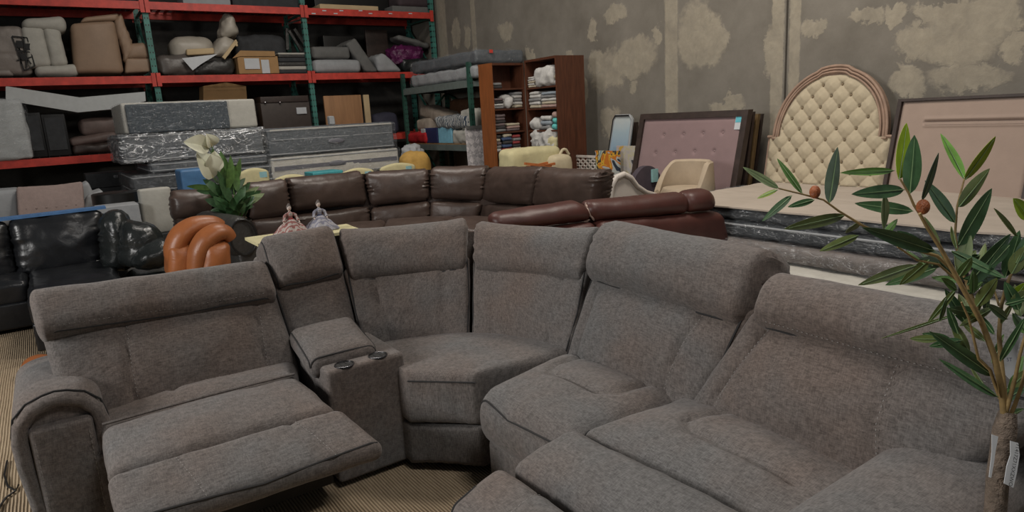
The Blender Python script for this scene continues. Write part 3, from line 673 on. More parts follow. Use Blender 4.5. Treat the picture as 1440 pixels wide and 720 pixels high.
# level 2, middle bay
blob('seat_cushion','flattened dark grey leather cushion lying under the white bolster on the rack','cushion',M['greyleather'],222,78,275,104,RY+.12,.7,z0=L2,seed=33,wr=.03,r=.08)
blob('seat_cushion','dark brown leather cushion beside the carton, under the white paper on the rack','cushion',M['darkarm'],272,82,330,104,RY+.12,.7,z0=L2,seed=34,wr=.03,r=.08)
blob('bolster_cushion','plump off-white leather bolster lying on grey leather cushions on the rack','cushion',M['beigeleather'],243,52,301,82,RY+.2,.5,seed=35,r=.13,wr=.01,z0=2.70)
MB().panel(P_(263,78,RY+.08),P_(302,76,RY+.08),P_(262,69,RY+.08),P_(301,67,RY+.08),.1,r=.025,bulge=0).build('wrapped_roll',M['cardlight']); tag(bpy.data.objects['wrapped_roll'],'small beige wrapped roll in front of the off-white bolster on the rack','roll')
ppr=MB().add([P_(256,82,RY-.0),P_(306,76,RY-.0),P_(283,90,RY-.03),P_(271,99,RY-.04),P_(256,82,RY+.004)+V((0,.004,0)),P_(306,76,RY+.004)+V((0,.004,0)),P_(283,90,RY-.026),P_(271,99,RY-.036)],[(0,3,2,1),(4,5,6,7),(0,1,5,4),(1,2,6,5),(2,3,7,6),(3,0,4,7)]).build('paper_sheet',M['paper'],smooth=False); tag(ppr,'white paper sheet draped over the rack beam below the bolster','paper')
t=thing('recliner_chair','bent off-white leather recliner part standing tall beside the cardboard box on the rack','chair',(2.95,RY+.5,L2))
MB().panel(P_(297,78),P_(322,80),P_(313,48),P_(334,58),.5,r=.08,bulge=.04,wr=.02,seed=3).build('seat',M['beigeleather'],t)
MB().panel(P_(312,52),P_(338,50),P_(316,20),P_(328,19),.45,r=.07,bulge=.04,wr=.03,seed=4).build('backrest',M['beigeleather'],t)
MB().bar(P_(314,82,RY+.05),P_(332,58,RY+.05),.06,.05).bar(P_(331,56,RY+.03),P_(333,65,RY+.03),.03).build('support_bar',M['cardlight'],t,smooth=False)
blob('seat_cushion','dull black leather cushion pile behind the cardboard box on the rack','cushion',M['charcoal'],334,50,402,76,RY+.35,.5,seed=36,wr=.02,r=.09,z0=2.60)
t=thing('cardboard_box','brown cardboard box with flap up and two white labels on the middle rack level','box',(3.35,RY+.3,L2))
block('carton','','',M['card'],335,79,392,104,RY+.06,.45,z0=L2,parent=t)
MB().prism([P_(327,82,RY+.04),P_(338,71,RY+.04),P_(386,72,RY+.04),P_(387,79,RY+.04),P_(338,79,RY+.04)],(0,0,0),(0,.02,0)).build('flap',M['card'],t,smooth=False)
for q in((344,82,365,97),(368,84,379,103)):
    a,b,zt,zb=span(*q,RY+.045); MB().box(((a.x+b.x)/2,RY+.048,(zt+zb)/2),(b.x-a.x,.006,zt-zb)).build('label',M['paper'],t,smooth=False)
for i,(ya,yb,mm) in enumerate(((98,104,'charcoal'),(93,98,'offwhite'),(87,93,'darkarm'),(81,87,'charcoal'),(77,81,'darkarm'),(74,77,'offwhite'))):
    a,b,zt,zb=span(391,ya,436,yb,RY+.1)
    zb=L2 if i==0 else top
    top=zt
    if i==5: zt+=.0
    v_,f_=puffgrid(b.x-a.x,.5,zt-zb,.02,.1); tag(MB().add([p+V(((a.x+b.x)/2,RY+.35,(zt+zb)/2)) for p in v_],f_).build('flat_cushion',M[mm]),['bottom','second from bottom','third from bottom','fourth from bottom','second from top','top'][i]+' flat cushion in the dark and white stack beside the carton','cushion','flat cushions stacked by the carton')
t=thing('folding_chair','dark folded chair frame leaning on the rack post above the flat cushions','chair',(4.0,RY+.55,top))
f=MB(); f.bar(P_(403,40,RY+.4),P_(404,70,RY+.4),.05).bar(P_(406,43,RY+.35),P_(424,72,RY+.35),.04).bar(P_(413,41,RY+.4),P_(432,70,RY+.4),.1,.05).bar(P_(403,34,RY+.4),P_(428,26,RY+.4),.03); f.build('chair_frame',M['darkarm'],t,smooth=False)
# level 2, right bay
blob('seat_cushion','grey square cushion stacked on a pale cushion right of the green post','cushion',M['charcoal'],440,66,492,83,RY+.1,.6,seed=41,wr=.006,r=.04,z0=2.715)
M['midgrey']=mat('mid_grey_fabric',(.13,.13,.125),.85,0,.1,bump=.2); M['palegrey']=mat('pale_grey_fabric',(.30,.31,.32),.85,0,.08,bump=.2)
for o in list(COL.objects):
    if o.type=='MESH' and o.get('label','').startswith('grey square cushion'): o.data.materials[0]=M['midgrey']
blob('seat_cushion','pale grey cushion with thick edge lying under the grey square cushion','cushion',M['palegrey'],442,84,508,103,RY+.08,.7,z0=L2,seed=42,wr=.004,r=.07)
t=MB().panel(P_(515,101),P_(532,101),P_(486,62),P_(500,53),.55,r=.04,bulge=.02,wr=.01).build('back_cushion',M['midgrey']); tag(t,'grey zipped cushion leaning at an angle across the right bay of the rack','cushion')
t=MB().panel(P_(533,101),P_(568,101),P_(528,80),P_(540,74),.6,r=.06,bulge=.02,wr=.01).build('back_cushion',M['palegrey']); tag(t,'pale grey wedge shaped cushion lying right of the leaning grey cushion','cushion')
t=thing('black_crate','dark crate standing deep behind the cushions in the right rack bay','box',(5,RY+.8,L2)); block('crate_panel','','',M['black'],455,50,500,72,RY+.75,.25,z0=L2,parent=t); block('crate_board','','',M['darkwood'],515,42,546,80,RY+.7,.05,z0=L2,parent=t)
blob('pillow','grey brown pillow on top of the purple cloth at right end of rack','pillow',M['midgrey'],560,49,605,68,RY+.3,.4,seed=43,wr=.02,r=.08,rot=.25)
blob('cloth_bundle','crumpled shiny purple cloth under the grey pillow on the rack','cloth',M['purple'],555,66,595,90,RY+.25,.4,seed=44,wr=.05,r=.08,wf=14)
blob('bag','black bag under the purple cloth at the right rack end','bag',M['bagblack'],566,82,606,102,RY+.2,.5,seed=45,wr=.03,r=.08,z0=L2)
# level 3 (only the bottoms are in view)
block('flat_box','long tan board lying on the top rack level right of the middle post','board',M['cardlight'],450,7,532,12,RY+.1,.7,z0=L3)
blob('seat_cushion','dark plum cushion on the top rack level at the right end','cushion',M['purple'],560,-25,603,7,RY+.1,.7,seed=46,z0=3.66,wr=.01)
M['plum']=mat('dull_plum_fabric',(.05,.035,.04),.85)
for o in COL.objects:
    if o.get('label','').startswith('dark plum'): o.data.materials[0]=M['plum']
block('flat_box','grey board under the dark plum cushion on top rack level','board',M['midgrey'],552,9,610,15,RY+.1,.8,z0=L3,ztop=3.655)
block('board','pale grey board edge on top rack level above the off-white bolster','panel',M['palegrey'],255,-30,322,3,RY+.15,.5,z0=L3)
block('crate_box','dark box on the top rack level left of the middle post','box',M['charcoal'],325,-30,425,6,RY+.15,.7,z0=L3)
block('flat_box','dark grey flat carton on top rack level far left','box',M['charcoal'],10,-40,190,0,RY+.15,.7,z0=L3)
block('crate_box','black carton behind the tan board on top rack level','box',M['black'],440,-35,545,3,RY+.45,.5,z0=L3)
# level 1, left bay
t=MB(); pl=[P_(8,121,RY-.02),P_(112,137,RY-.02),P_(204,129,RY-.02),P_(205,142,RY-.02),P_(163,153,RY-.02),P_(110,158,RY-.02),P_(8,141,RY-.02)]
t.prism(pl,(0,0,0),(0,.35,0)); tag(t.build('foam_board',M['white'],smooth=False),'long bent white foam board jutting from the lower rack level on the left','board')
t=thing('wrapped_block','white plastic wrapped block standing on the lowest red shelf at far left','block',(-.6,RY+.4,L1))
blob('block','','',M['white'],-20,142,38,222,RY-.06,.6,z0=L1,parent=t,r=.04,seed=51,wr=.02,yr=.0); blob('plastic_wrap','','',M['wrap'],-22,140,40,222,RY-.08,.64,z0=L1+.001,parent=t,r=.05,seed=52,wr=.03)
t=thing('speaker_cabinet','pair of black boxy cabinets side by side on the lowest red shelf','cabinet',(.25,RY+.3,L1))
for q in((38,158,62,217),(62,160,96,216)):
    c_=block('cabinet','','',M['blackmetal'],*q,RY+.05,.5,z0=L1,parent=t)
    a,b,zt,zb=span(q[0]+4,q[1]+5,q[2]-4,q[3]-5,RY+.04); MB().box(((a.x+b.x)/2,RY+.045,(zt+zb)/2),(b.x-a.x,.02,zt-zb)).build('front_panel',M['charcoal'],c_,smooth=False)
M['mauvebrown']=mat('mauve_brown_plastic',(.12,.085,.075),.6)
blob('seat_shell','mauve brown moulded seat on top of the pile beside black cabinets','seat',M['mauvebrown'],114,167,166,190,RY+.15,.4,seed=53,r=.05,wr=.01,z0=1.62)
blob('seat_shell','mauve brown flat moulded piece at the middle of the pile by black cabinets','seat',M['mauvebrown'],98,186,166,204,RY+.1,.45,seed=54,r=.04,wr=.01,rot=-.12,ztop=1.615,z0=1.50)
blob('cushion','dark cushion with brass trim at the bottom of the pile by black cabinets','cushion',M['darkwood'],103,198,168,216,RY+.1,.45,seed=55,r=.04,wr=.02,z0=L1,ztop=1.495)
# under the lowest shelf
t=thing('trunk','black storage trunk on the floor beneath the left rack shelf','trunk',(1.1,RY-.2,0))
block('trunk_body','','',M['charcoal'],122,252,178,300,RY-.4,.5,z0=0,parent=t,ztop=.86); block('lid','','',M['charcoal'],120,243,180,252,RY-.42,.54,parent=t,z0=.865)
a=ay(163,248,RY-.43); MB().box((a.x,RY-.425,a.z),(.06,.02,.04)).build('latch',M['chrome'],t,smooth=False)
# lower level, behind the mattresses
t=thing('trunk','dark brown trunk with a white label standing behind the right mattress stack','trunk',(3.5,RY+.3,L1))
block('trunk_body','','',mat('dark_brown_trunk',(.055,.042,.036),.5),368,143,437,178,RY+.05,.5,z0=L1,parent=t); block('lid','','',M['darkwood'],366,135,434,144,RY+.03,.54,parent=t)
a,b,zt,zb=span(417,151,431,160,RY+.03); MB().box(((a.x+b.x)/2,RY+.035,(zt+zb)/2),(b.x-a.x,.02,zt-zb)).build('label',M['paper'],t,smooth=False)
for px_ in(373,394): a=ay(px_,144,RY+.02); MB().ball(a,.022,8).build('corner_cap',M['chrome'],t)
block('plywood_sheet','orange brown wooden panel standing behind the right mattress stack','panel',M['plywood'],457,134,510,178,RY+.2,.05,z0=L1)
block('wood_strip','narrow light wooden strip right of the orange brown panel','board',M['cardlight'],513,133,521,176,RY+.22,.05,z0=L1)
tag(MB().prism([P_(286,121,RY+.3),P_(318,116,RY+.3),P_(346,121,RY+.3),P_(350,178,RY+.3),P_(286,178,RY+.3)],(0,0,0),(0,.35,0)).build('cardboard_box',M['card'],smooth=False),'open brown carton peeking above the white foam mattress on the left stack','box')
blob('cloth_bundle','dark navy bundle behind the right end of the right mattress stack','cloth',mat('dark_navy_cloth',(.03,.03,.05),.8),528,160,560,178,RY+.2,.3,z0=L1,seed=3,wr=.02)
# ------------------------------------------------------------------ mattress stacks
YM=9.6
def mattress(label,m,q,dep=1.5,z0=None,zt=None,group=None,wrap='wrap',band=None,lab=None,tape=True,seed=0,yr=0,r=.035,Y=YM,wrp=.006):
    a,b,z1,zb=span(*q,Y)
    if z0 is not None: zb=z0
    if zt is not None: z1=zt
    t=thing('mattress',label,'mattress',((a.x+b.x)/2,Y+dep/2,zb),group)
    L=b.x-a.x
    v_,f_=puffgrid(L-.02,dep,z1-zb-.01,r,.06,(0,.01,.0),0,.006,5,0,seed); c=V(((a.x+b.x)/2,Y+dep/2,(z1+zb)/2))
    MB().add([p+c for p in v_],f_).build('mattress_body',m,t)
    if tape:
        for zz in((zb+.035),(z1-.035)):
            x0,x1,y0,y1=a.x+.01,b.x-.01,Y-.005,Y+dep; rr=.05
            MB().tube([V((x1,y1-rr,zz)),V((x1,y0+rr,zz)),V((x1-rr*.3,y0+rr*.3,zz)),V((x1-rr,y0,zz)),V((x0+rr,y0,zz)),V((x0+rr*.3,y0+rr*.3,zz)),V((x0,y0+rr,zz)),V((x0,y1-rr,zz))],.009,6).build('tape_edge',M['palegrey'],t)
    if band: 
        for (f0,f1,mm) in band: MB().box((c.x,Y-.006,zb+(z1-zb)*(f0+f1)/2),(L-.1,.012,(z1-zb)*(f1-f0))).build('side_band',M[mm],t,smooth=False)
    if lab:
        p=ay(*lab,Y-.02); MB().ball((p.x,Y-.02,p.z),(.125,.012,.038),16).build('label',M['label'],t)
    if wrap:
        v_,f_=puffgrid(L+.05,dep+.06,z1-zb+.012,r,.05,(0,.0,.0),0,wrp*2.2,7,0,seed+5); 
        MB().add([V((p.x,p.y,min(max(p.z,-(z1-zb)/2+.0),(z1-zb)/2+.004)))+c for p in v_],f_).build('plastic_wrap',M[wrap],t)
    return t
g1='plastic wrapped mattresses in the left stack'; g2='plastic wrapped mattresses in the right stack'
def zat(px,py,Y=YM): return ay(px,py,Y).z
zA=[0,.27,.55,.85,zat(270,240),zat(270,224),zat(270,184),zat(270,146)]
nm=['thin grey mattress at the floor end of the left stack','grey mattress second from the floor in the left stack','grey mattress third from the floor in the left stack','wrapped grey mattress fourth from the floor in the left stack','thin grey mattress right under the crinkled wrapped one in left stack','grey mattress in crinkled clear plastic near top of left stack','dark grey mattress topping the left stack in loose plastic']
qs=[(176,0,378,0)]*4+[(205,0,374,0),(168,0,372,0),(177,0,324,0)]
for i in range(6):
    q=(qs[i][0],200,qs[i][2],201)
    mattress(nm[i],M['mattgrey'] if i in(0,2,4,5) else M['mattdark'],q,z0=zA[i]+.002,zt=zA[i+1],group=g1,seed=i*3,Y=YM+(0 if i!=6 else .05),wrp=.014 if i==5 else .006,r=.035,tape=i!=6,wrap='crinkle' if i==5 else 'wrap')
t=thing('mattress','white mattress with dark slate side panel topping the left stack','mattress',((ay(265,160,YM).x),YM+.6,zA[6]+.004),g1)
xa=ay(171,160,YM).x; xb=ay(361,160,YM).x; zt_=zat(340,139); zc=(zt_+zA[6])/2+.002
v_,f_=puffgrid(xb-xa,1.3,zt_-zA[6]-.008,.03,.1,(0,0,0),0,.004,6); MB().add([p+V(((xa+xb)/2,YM+.66,zc)) for p in v_],f_).build('mattress_body',M['offwhite'],t)
x1_=ay(177,160,YM).x; x2_=ay(321,160,YM).x; v_,f_=puffgrid(x2_-x1_,.04,(zt_-zA[6])*.93,.015,.05,(0,0,0),0,.003,6); M['slate']=mat('slate_fabric',(.045,.058,.07),.8,0,.35,16,bump=.4,stretch=(6,6,.8))
MB().add([p+V(((x1_+x2_)/2,YM+.0,zc-.01)) for p in v_],f_).build('side_panel',M['slate'],t)
v_,f_=puffgrid((xa-.02)*-1+x2_+.02,1.2,zt_-zA[6]-.004,.03,.05,(0,0,0),0,.02,7,0,3); MB().add([V((p.x,p.y,max(-(zt_-zA[6])/2+.004,min(p.z,(zt_-zA[6])/2))))+V(((xa+x2_)/2,YM+.56,zc)) for p in v_],f_).build('plastic_wrap',M['wrap'],t)
zB=[0,.24,.5,.78,zat(465,247),zat(465,215),zat(465,176)]
nb_=['grey mattress on the floor in the right stack','grey mattress second from the floor in the right stack','grey mattress third from the floor in the right stack','cream mattress just below the banded white one in right stack','white mattress with grey band and oval label in the right stack','grey pillow top mattress with oval label topping the right stack']
for i in range(6):
    q=(376,200,560 if i!=5 else 556,201)
    if i==4: mattress(nb_[i],M['mattwhite'],q,z0=zB[i]+.002,zt=zB[i+1],group=g2,band=[(.42,.60,'label')],lab=(474,229),seed=20,tape=True)
    elif i==5: 
        t=mattress(nb_[i],M['mattgrey'],q,z0=zB[i]+.002,zt=zB[i+1],group=g2,lab=(473,198),seed=23,band=[(.575,.60,'palegrey'),(.90,.96,'mattwhite')])
    else: mattress(nb_[i],M['mattgrey'] if i<3 else M['mattwhite'],q,z0=zB[i]+.002,zt=zB[i+1],group=g2,seed=26+i)
blob('cap','small grey cap standing on top of the right mattress stack','cap',M['palegrey'],463,163,471,174,9.9,.1,r=.02,bulge=0,z0=zat(465,176)+.004)
# ------------------------------------------------------------------ green shelf against the wall
SX=5.62; SY0=9.16; SY1=11.5; SD=.9
T=thing('storage_shelf','dark green and grey steel shelf unit standing sideways against the wall beside the bookcases','shelf',(SX+SD/2,(SY0+SY1)/2,0))
M['shelfholes']=holes_mat((.02,.075,.055),'punched_dark_green_post',.08)
for y in(SY0,SY1):
    for x in(SX,SX+SD): MB().box((x,y,1.2),(.07,.06,2.4)).build('post',M['shelfholes'],T,smooth=False)
for z in(1.13,2.12):
    for x in(SX,SX+SD): MB().box((x,(SY0+SY1)/2,z-.05),(.05,SY1-SY0-.06,.1)).build('beam',M['shelfgrey'],T,smooth=False)
    for y in(SY0,SY1): MB().box((SX+SD/2,y,z-.05),(SD-.05,.04,.08)).build('beam',M['shelfgrey'],T,smooth=False)
    MB().box((SX+SD/2,(SY0+SY1)/2,z+.008),(SD+.0,SY1-SY0-.08,.016)).build('shelf_board',M['deckwood'] if z<2 else M['shelfgrey'],T,smooth=False)
br=MB(); br.bar((SX+SD,SY0+.05,1.2),(SX+SD,SY1-.05,2.0),.04).bar((SX+.05,SY1,1.2),(SX+SD-.05,SY1,2.0),.03); br.build('cross_brace',M['shelfgreen'],T,smooth=False)
def xspan(x0,y0,x1,y1,X):  # along the shelf: returns y range and z range
    a=ax(x0,(y0+y1)/2,X); b=ax(x1,(y0+y1)/2,X); c=ax((x0+x1)/2,y0,X); d=ax((x0+x1)/2,y1,X)
    return a.y,b.y,c.z,d.z
def xblob(name,label,cat,m,q,X,depth,z0=None,ztop=None,r=.05,bulge=.02,wr=.01,seed=0,parent=None,group=None,rx=0,res=.05,wf=6):
    ya,yb,zt,zb=xspan(*q,X)
    if z0 is not None: zb=z0
    if ztop is not None: zt=ztop
    v_,f_=puffgrid(depth,abs(ya-yb),zt-zb,r,res,(bulge,)*3,0,wr,wf,0,seed)
    R_=Matrix.Rotation(rx,4,'X')
    o=MB().add([R_@p+V((X+depth/2,(ya+yb)/2,(zt+zb)/2)) for p in v_],f_).build(name,m,parent)
    if parent is None: tag(o,label,cat,group)
    return o
def smatt(label,z0,z1,m,y0,y1,seed):
    t=thing('mattress',label,'mattress',(SX+.45,(y0+y1)/2,z0),'mattresses on top of the green shelf')
    c=V((SX+.46,(y0+y1)/2,(z0+z1)/2)); v_,f_=puffgrid(.9,y1-y0,z1-z0-.01,.05,.06,(0,0,0),0,.02,4,0,seed); MB().add([p+c for p in v_],f_).build('mattress_body',m,t)
    v_,f_=puffgrid(.94,y1-y0+.04,z1-z0+.01,.05,.06,(0,0,0),0,.03,6,0,seed+2); MB().add([V((p.x,p.y,max(p.z,-(z1-z0)/2)))+c for p in v_],f_).build('plastic_wrap',M['wrap'],t); return t
smatt('pale blue grey mattress lying directly on the top deck of green shelf',2.142,2.34,M['palegrey'],9.0,11.2,3)
t=smatt('dark grey mattress above the pale one on the green shelf, with red sticker',2.36,2.56,M['mattgrey'],8.95,11.15,6)
p=ay(691,72,8.92); MB().box((p.x,8.93,p.z),(.06,.012,.05)).build('sticker',mat('red_sticker',(.6,.06,.04),.5),t,smooth=False)
ZS=1.148
xblob('folded_cloth','bright red folded cloth at the far end of the green shelf deck','cloth',M['redcloth'],(573,187,598,200),SX,.4,z0=ZS,seed=61,wr=.02)
M['clothbeige']=mat('beige_brown_cloth',(.30,.25,.20),.9,bump=.3)
xblob('pillow','beige pillow lying high on the heap on the green shelf','pillow',M['clothbeige'],(590,156,640,172),SX+.2,.35,seed=62,wr=.02,rx=.2)
xblob('pillow','small grey beige pillow at the far edge of heap on green shelf','pillow',M['clothbeige'],(586,168,604,182),SX+.12,.3,seed=63,wr=.02,z0=1.36)
xblob('carton','cardboard carton hidden under the beige pillows on green shelf','box',M['card'],(588,180,650,200),SX+.2,.5,z0=ZS,ztop=1.36,seed=1,r=.01,bulge=0,wr=0)
def stripe_mat(name,c1,c2,sc):
    m,t,b=nt(name); co=N(t,'ShaderNodeTexCoord').outputs['Object']; w=N(t,'ShaderNodeTexWave'); w.bands_direction='Y'; w.inputs['Scale'].default_value=sc; w.inputs['Distortion'].default_value=3; w.inputs['Detail'].default_value=1; w.inputs['Detail Scale'].default_value=3; t.links.new(co,w.inputs['Vector'])
    r=ramp(t,w.outputs['Fac'],[(.45,c1),(.55,c2)]); t.links.new(r.outputs[0],b.inputs['Base Color']); b.inputs['Roughness'].default_value=.9; return m
M['stripe']=stripe_mat('blue_white_striped_cloth',(.03,.05,.08),(.45,.45,.43),9)
xblob('striped_blanket','navy and white striped blanket folded loosely on the shelf heap','blanket',M['stripe'],(612,164,654,180),SX+.02,.35,seed=64,wr=.03,wf=9)
xblob('box','dark navy box with white edge on the green shelf deck','box',M['navy'],(596,180,615,197),SX+.03,.15,z0=ZS,r=.01,bulge=0,wr=0)
xblob('box','white box left of the navy box on the shelf deck','box',M['white'],(592,181,598,198),SX+.02,.2,z0=ZS,r=.01,bulge=0,wr=0)
xblob('box','light blue box in the centre of the green shelf deck','box',M['sky'],(616,178,635,197),SX+.03,.18,z0=ZS,r=.01,bulge=0,wr=0)
xblob('cloth_bundle','crumpled white cloth bundle right of the light blue box','cloth',M['offwhite'],(636,184,656,198),SX+.02,.3,z0=ZS,seed=65,wr=.03,wf=12)
xblob('cloth_bundle','white cloth bundle stacked against the near post of green shelf','cloth',M['offwhite'],(648,155,664,184),SX+.1,.3,seed=66,wr=.03,wf=12,z0=1.34)
xblob('wicker_basket','dark brown wicker basket at the back of the green shelf','basket',M['wicker'],(632,140,662,164),SX+.5,.3,seed=67,wr=.02,z0=1.36)
xblob('storage_box','dark box behind wicker basket on green shelf deck','box',M['charcoal'],(625,164,665,197),SX+.55,.3,z0=ZS,ztop=1.355,r=.01,bulge=0,wr=0)
blob('shoulder_bag','ochre cloth bag standing behind the brown sofa near the green shelf','bag',M['ochre'],572,216,607,250,8.9,.3,z0=.55,seed=68,r=.1,wr=.02)
block('crate_box','dark carton under the ochre bag behind the brown sofa','box',M['charcoal'],570,250,610,290,8.85,.4,z0=0,ztop=.548)
blob('cloth_bundle','crumpled pale plastic bundle behind the ochre bag below the shelf','cloth',M['palegrey'],576,206,595,222,9.3,.3,z0=.85,seed=69,wr=.05,wf=12); block('crate_box','dark crate under the pale plastic bundle below the shelf','box',M['charcoal'],572,220,600,290,9.3,.35,z0=0,ztop=.848)
# embossed panel
def emboss():
    m,t,b=nt('embossed_lattice_panel'); co=N(t,'ShaderNodeTexCoord').outputs['Object']; mp=N(t,'ShaderNodeMapping'); mp.inputs['Rotation'].default_value=(0,PI/4,0); mp.inputs['Scale'].default_value=(13,1,13); t.links.new(co,mp.inputs['Vector'])
    ck=N(t,'ShaderNodeTexChecker'); ck.inputs['Scale'].default_value=1; t.links.new(mp.outputs[0],ck.inputs['Vector'])
    n=noisetex(t,co,30,3,.6,1); v=math_(t,'ADD',math_(t,'MULTIPLY',ck.outputs['Fac'],.25),n.outputs['Fac']); r=ramp(t,v,[(.4,(.36,.34,.35)),(.75,(.66,.62,.62))]); t.links.new(r.outputs[0],b.inputs['Base Color']); b.inputs['Roughness'].default_value=.8
    bp=N(t,'ShaderNodeBump'); bp.inputs['Distance'].default_value=.02; t.links.new(v,bp.inputs['Height']); t.links.new(bp.outputs[0],b.inputs['Normal']); return m
t=thing('embossed_panel','pale embossed lattice panel with grey rim leaning on the near shelf post','panel',(5.55,8.8,0))
q=[ay(655,180,8.9),ay(682,178,8.9),ay(687,234,8.75),ay(660,236,8.75)]
for i in(2,3): 
    d=(q[i]-q[3-i]); q[i]=q[3-i]+d*(q[3-i].z/(q[3-i].z-q[i].z)) 
MB().prism([q[3],q[2],q[1],q[0]],(0,0,0),(0,.03,0)).build('panel_face',emboss(),t,smooth=False)
MB().bar(q[0]+V((0,.0,.0)),q[1],.05,.05).build('rim',M['midgrey'],t,smooth=False)
# ------------------------------------------------------------------ bookcases
def bookcase(label,A,B,depth,H_,shelves,side_l,side_r,sidem=None):
    """A,B floor points of the front-left and front-right corners (seen from the front)"""
    A,B=V(A),V(B); u=(B-A).normalized(); n=V((u.y,-u.x,0)); back=-n; W=(B-A).length
    t=thing('bookcase',label,'bookcase',((A+B)/2+back*depth/2))
    th=.022
    def bx(name,c0,c1,mm): # along u from c0..c1, depth d0..d1, z
        (u0,d0,z0),(u1,d1,z1)=c0,c1
        vs=[A+u*a+back*d+V((0,0,z)) for z in(z0,z1) for d in(d0,d1) for a in(u0,u1)]
        return MB().add(vs,[(0,2,3,1),(4,5,7,6),(0,1,5,4),(2,6,7,3),(0,4,6,2),(1,3,7,5)]).build(name,mm,t,smooth=False)
    bx('side_panel',(0,0,0),(th,depth,H_),side_l); bx('side_panel',(W-th,0,0),(W,depth,H_),side_r)
    bx('top_panel',(th,0,H_-.03),(W-th,depth,H_),M['bookwood']); bx('back_panel',(th,depth-.012,.0),(W-th,depth,H_-.03),M['bookwood'])
    bx('kick_plate',(th,.02,0),(W-th,.035,.08),M['bookwood'])
    for z in shelves: bx('shelf',(th,.01,z-.022),(W-th,depth-.012,z),M['bookwood'])
    return lambda a,d,z: A+u*a+back*d+V((0,0,z)), u, back, W
Zs=lambda px,py,p: None
BH=2.28
K=[az(690,88.5,BH),az(736,88.5,BH),az(781,81,BH)]
A1=V((K[0].x,K[0].y,0)); B1=V((K[1].x,K[1].y,0)); A2=V((K[1].x+.005,K[1].y-.01,0)); B2=V((K[2].x,K[2].y,0))
def zline(px,py,A,B):
    # height of view ray where it crosses the vertical plane through A,B
    u=(B-A).normalized(); n=V((u.y,-u.x,0)); d=ray(px,py); tt=(A-CP).dot(n)/d.dot(n); p=CP+d*tt; return (p-A).dot(u),p.z
sh1=[zline(713,y,A1,B1)[1] for y in(124,152.5,185,213)]
sh2=[zline(759,y,A2,B2)[1] for y in(122,152,183,210)]
print('shelves',sh1,sh2,A1,B1,A2,B2)
P1,u1,b1,W1=bookcase('left reddish bookcase of the pair, its lit orange side facing the green shelf',A1,B1,.30,BH,sh1+[.5],M['booklit'],M['bookwood'])
P2,u2,b2,W2=bookcase('right reddish brown bookcase of the pair, nearest the patched wall',A2,B2,.48,BH+.03,sh2+[.5],M['bookwood'],M['bookwood'])
tcols={'white':(.50,.49,.47),'grey':(.22,.22,.22),'cream':(.45,.40,.30),'dark':(.05,.045,.045),'pink':(.38,.26,.23),'blue':(.06,.09,.18),'redt':(.30,.05,.05),'mauve':(.16,.12,.12),'bluegrey':(.25,.29,.33),'teal':(.12,.48,.46)}
TM={k:mat(k+'_towel',v,.95,0,.12,30,bump=.4,bscale=90) for k,v in tcols.items()}
def pile(P,A,B,px0,px1,ytop,zs,cols,what,where,dep=.25,th=None):
    ua,_=zline(px0,(ytop+0),A,B); ub,_=zline(px1,ytop,A,B); _,zt=zline((px0+px1)/2,ytop,A,B)
    ua=max(ua,.035); ub=max(ub,ua+.06)
    n=len(cols); h=(zt-zs)/n
    uu=(B-A).normalized(); ang=math.atan2(uu.y,uu.x)
    for i,c in enumerate(cols):
        w=abs(ub-ua)*(1-.16*random.random()); v_,f_=puffgrid(w,dep,h*.97,h*.42,.04,(0,.01,0),0,.006,12,0,random.random()*9)
        C0=P((ua+ub)/2+random.uniform(-.006,.006),dep/2+.02,zs+h*(i+.5)); R_=Matrix.Rotation(ang+random.uniform(-.08,.08),4,'Z')
        o=MB().add([R_@p+C0 for p in v_],f_).build('folded_'+what,TM[c]); w_=('bottom ' if i==0 else 'top ' if i==n-1 else 'inner ')
        colr={'redt':'red','dark':'black','bluegrey':'blue grey'}.get(c,c)
        tag(o,colr+' '+what+', '+(w_.strip() if i in(0,n-1) else ['','second','third','fourth','fifth'][i])+' of '+where,'linen' if what!='book' else 'book','folded items '+where)
    return zt
s1,s2=sh1,sh2
pile(P1,A1,B1,695,708,116,s1[0],['dark','grey'],'towel','small pile, left bookcase top shelf')
pile(P1,A1,B1,694,710,138,s1[1],['grey','white','dark','mauve'],'towel','left pile, left bookcase second shelf')
pile(P1,A1,B1,724,736,129,s1[1],['cream','white','grey','white','grey'],'towel','right pile, left bookcase second shelf')
pile(P1,A1,B1,695,712,161,s1[2],['grey','dark','mauve','dark','mauve','mauve'],'towel','dark pile, left bookcase third shelf')
pile(P1,A1,B1,714,733,173,s1[2],['mauve','pink','cream'],'towel','low pile, left bookcase third shelf')
pile(P1,A1,B1,695,706,190,s1[3],['white','grey','mauve','cream','dark'],'book','left stack, left bookcase fourth shelf')
pile(P1,A1,B1,708,722,188,s1[3],['redt','blue','dark','blue','cream'],'book','middle stack, left bookcase fourth shelf')
pile(P1,A1,B1,723,734,189,s1[3],['cream','dark','redt','grey','redt'],'book','right stack, left bookcase fourth shelf')
pile(P2,A2,B2,739,750,108,s2[0],['cream','white','cream','white','white'],'blanket','left pile, right bookcase top shelf',.3)
pile(P2,A2,B2,776,780.5,96,s2[0],['white','cream','white'],'blanket','narrow pile, right bookcase top shelf',.3)
pile(P2,A2,B2,740,757,129,s2[1],['cream','white','grey','white','white'],'blanket','left pile, right bookcase second shelf',.3)
pile(P2,A2,B2,758,780,129,s2[1],['pink','cream','white','grey','bluegrey'],'blanket','right pile, right bookcase second shelf',.3)
pile(P2,A2,B2,757,771,163,s2[2],['grey','bluegrey','white'],'blanket','middle pile, right bookcase third shelf',.3)
pile(P2,A2,B2,773,780.5,157,s2[2],['teal','teal','pink'],'blanket','teal pile, right bookcase third shelf',.3)
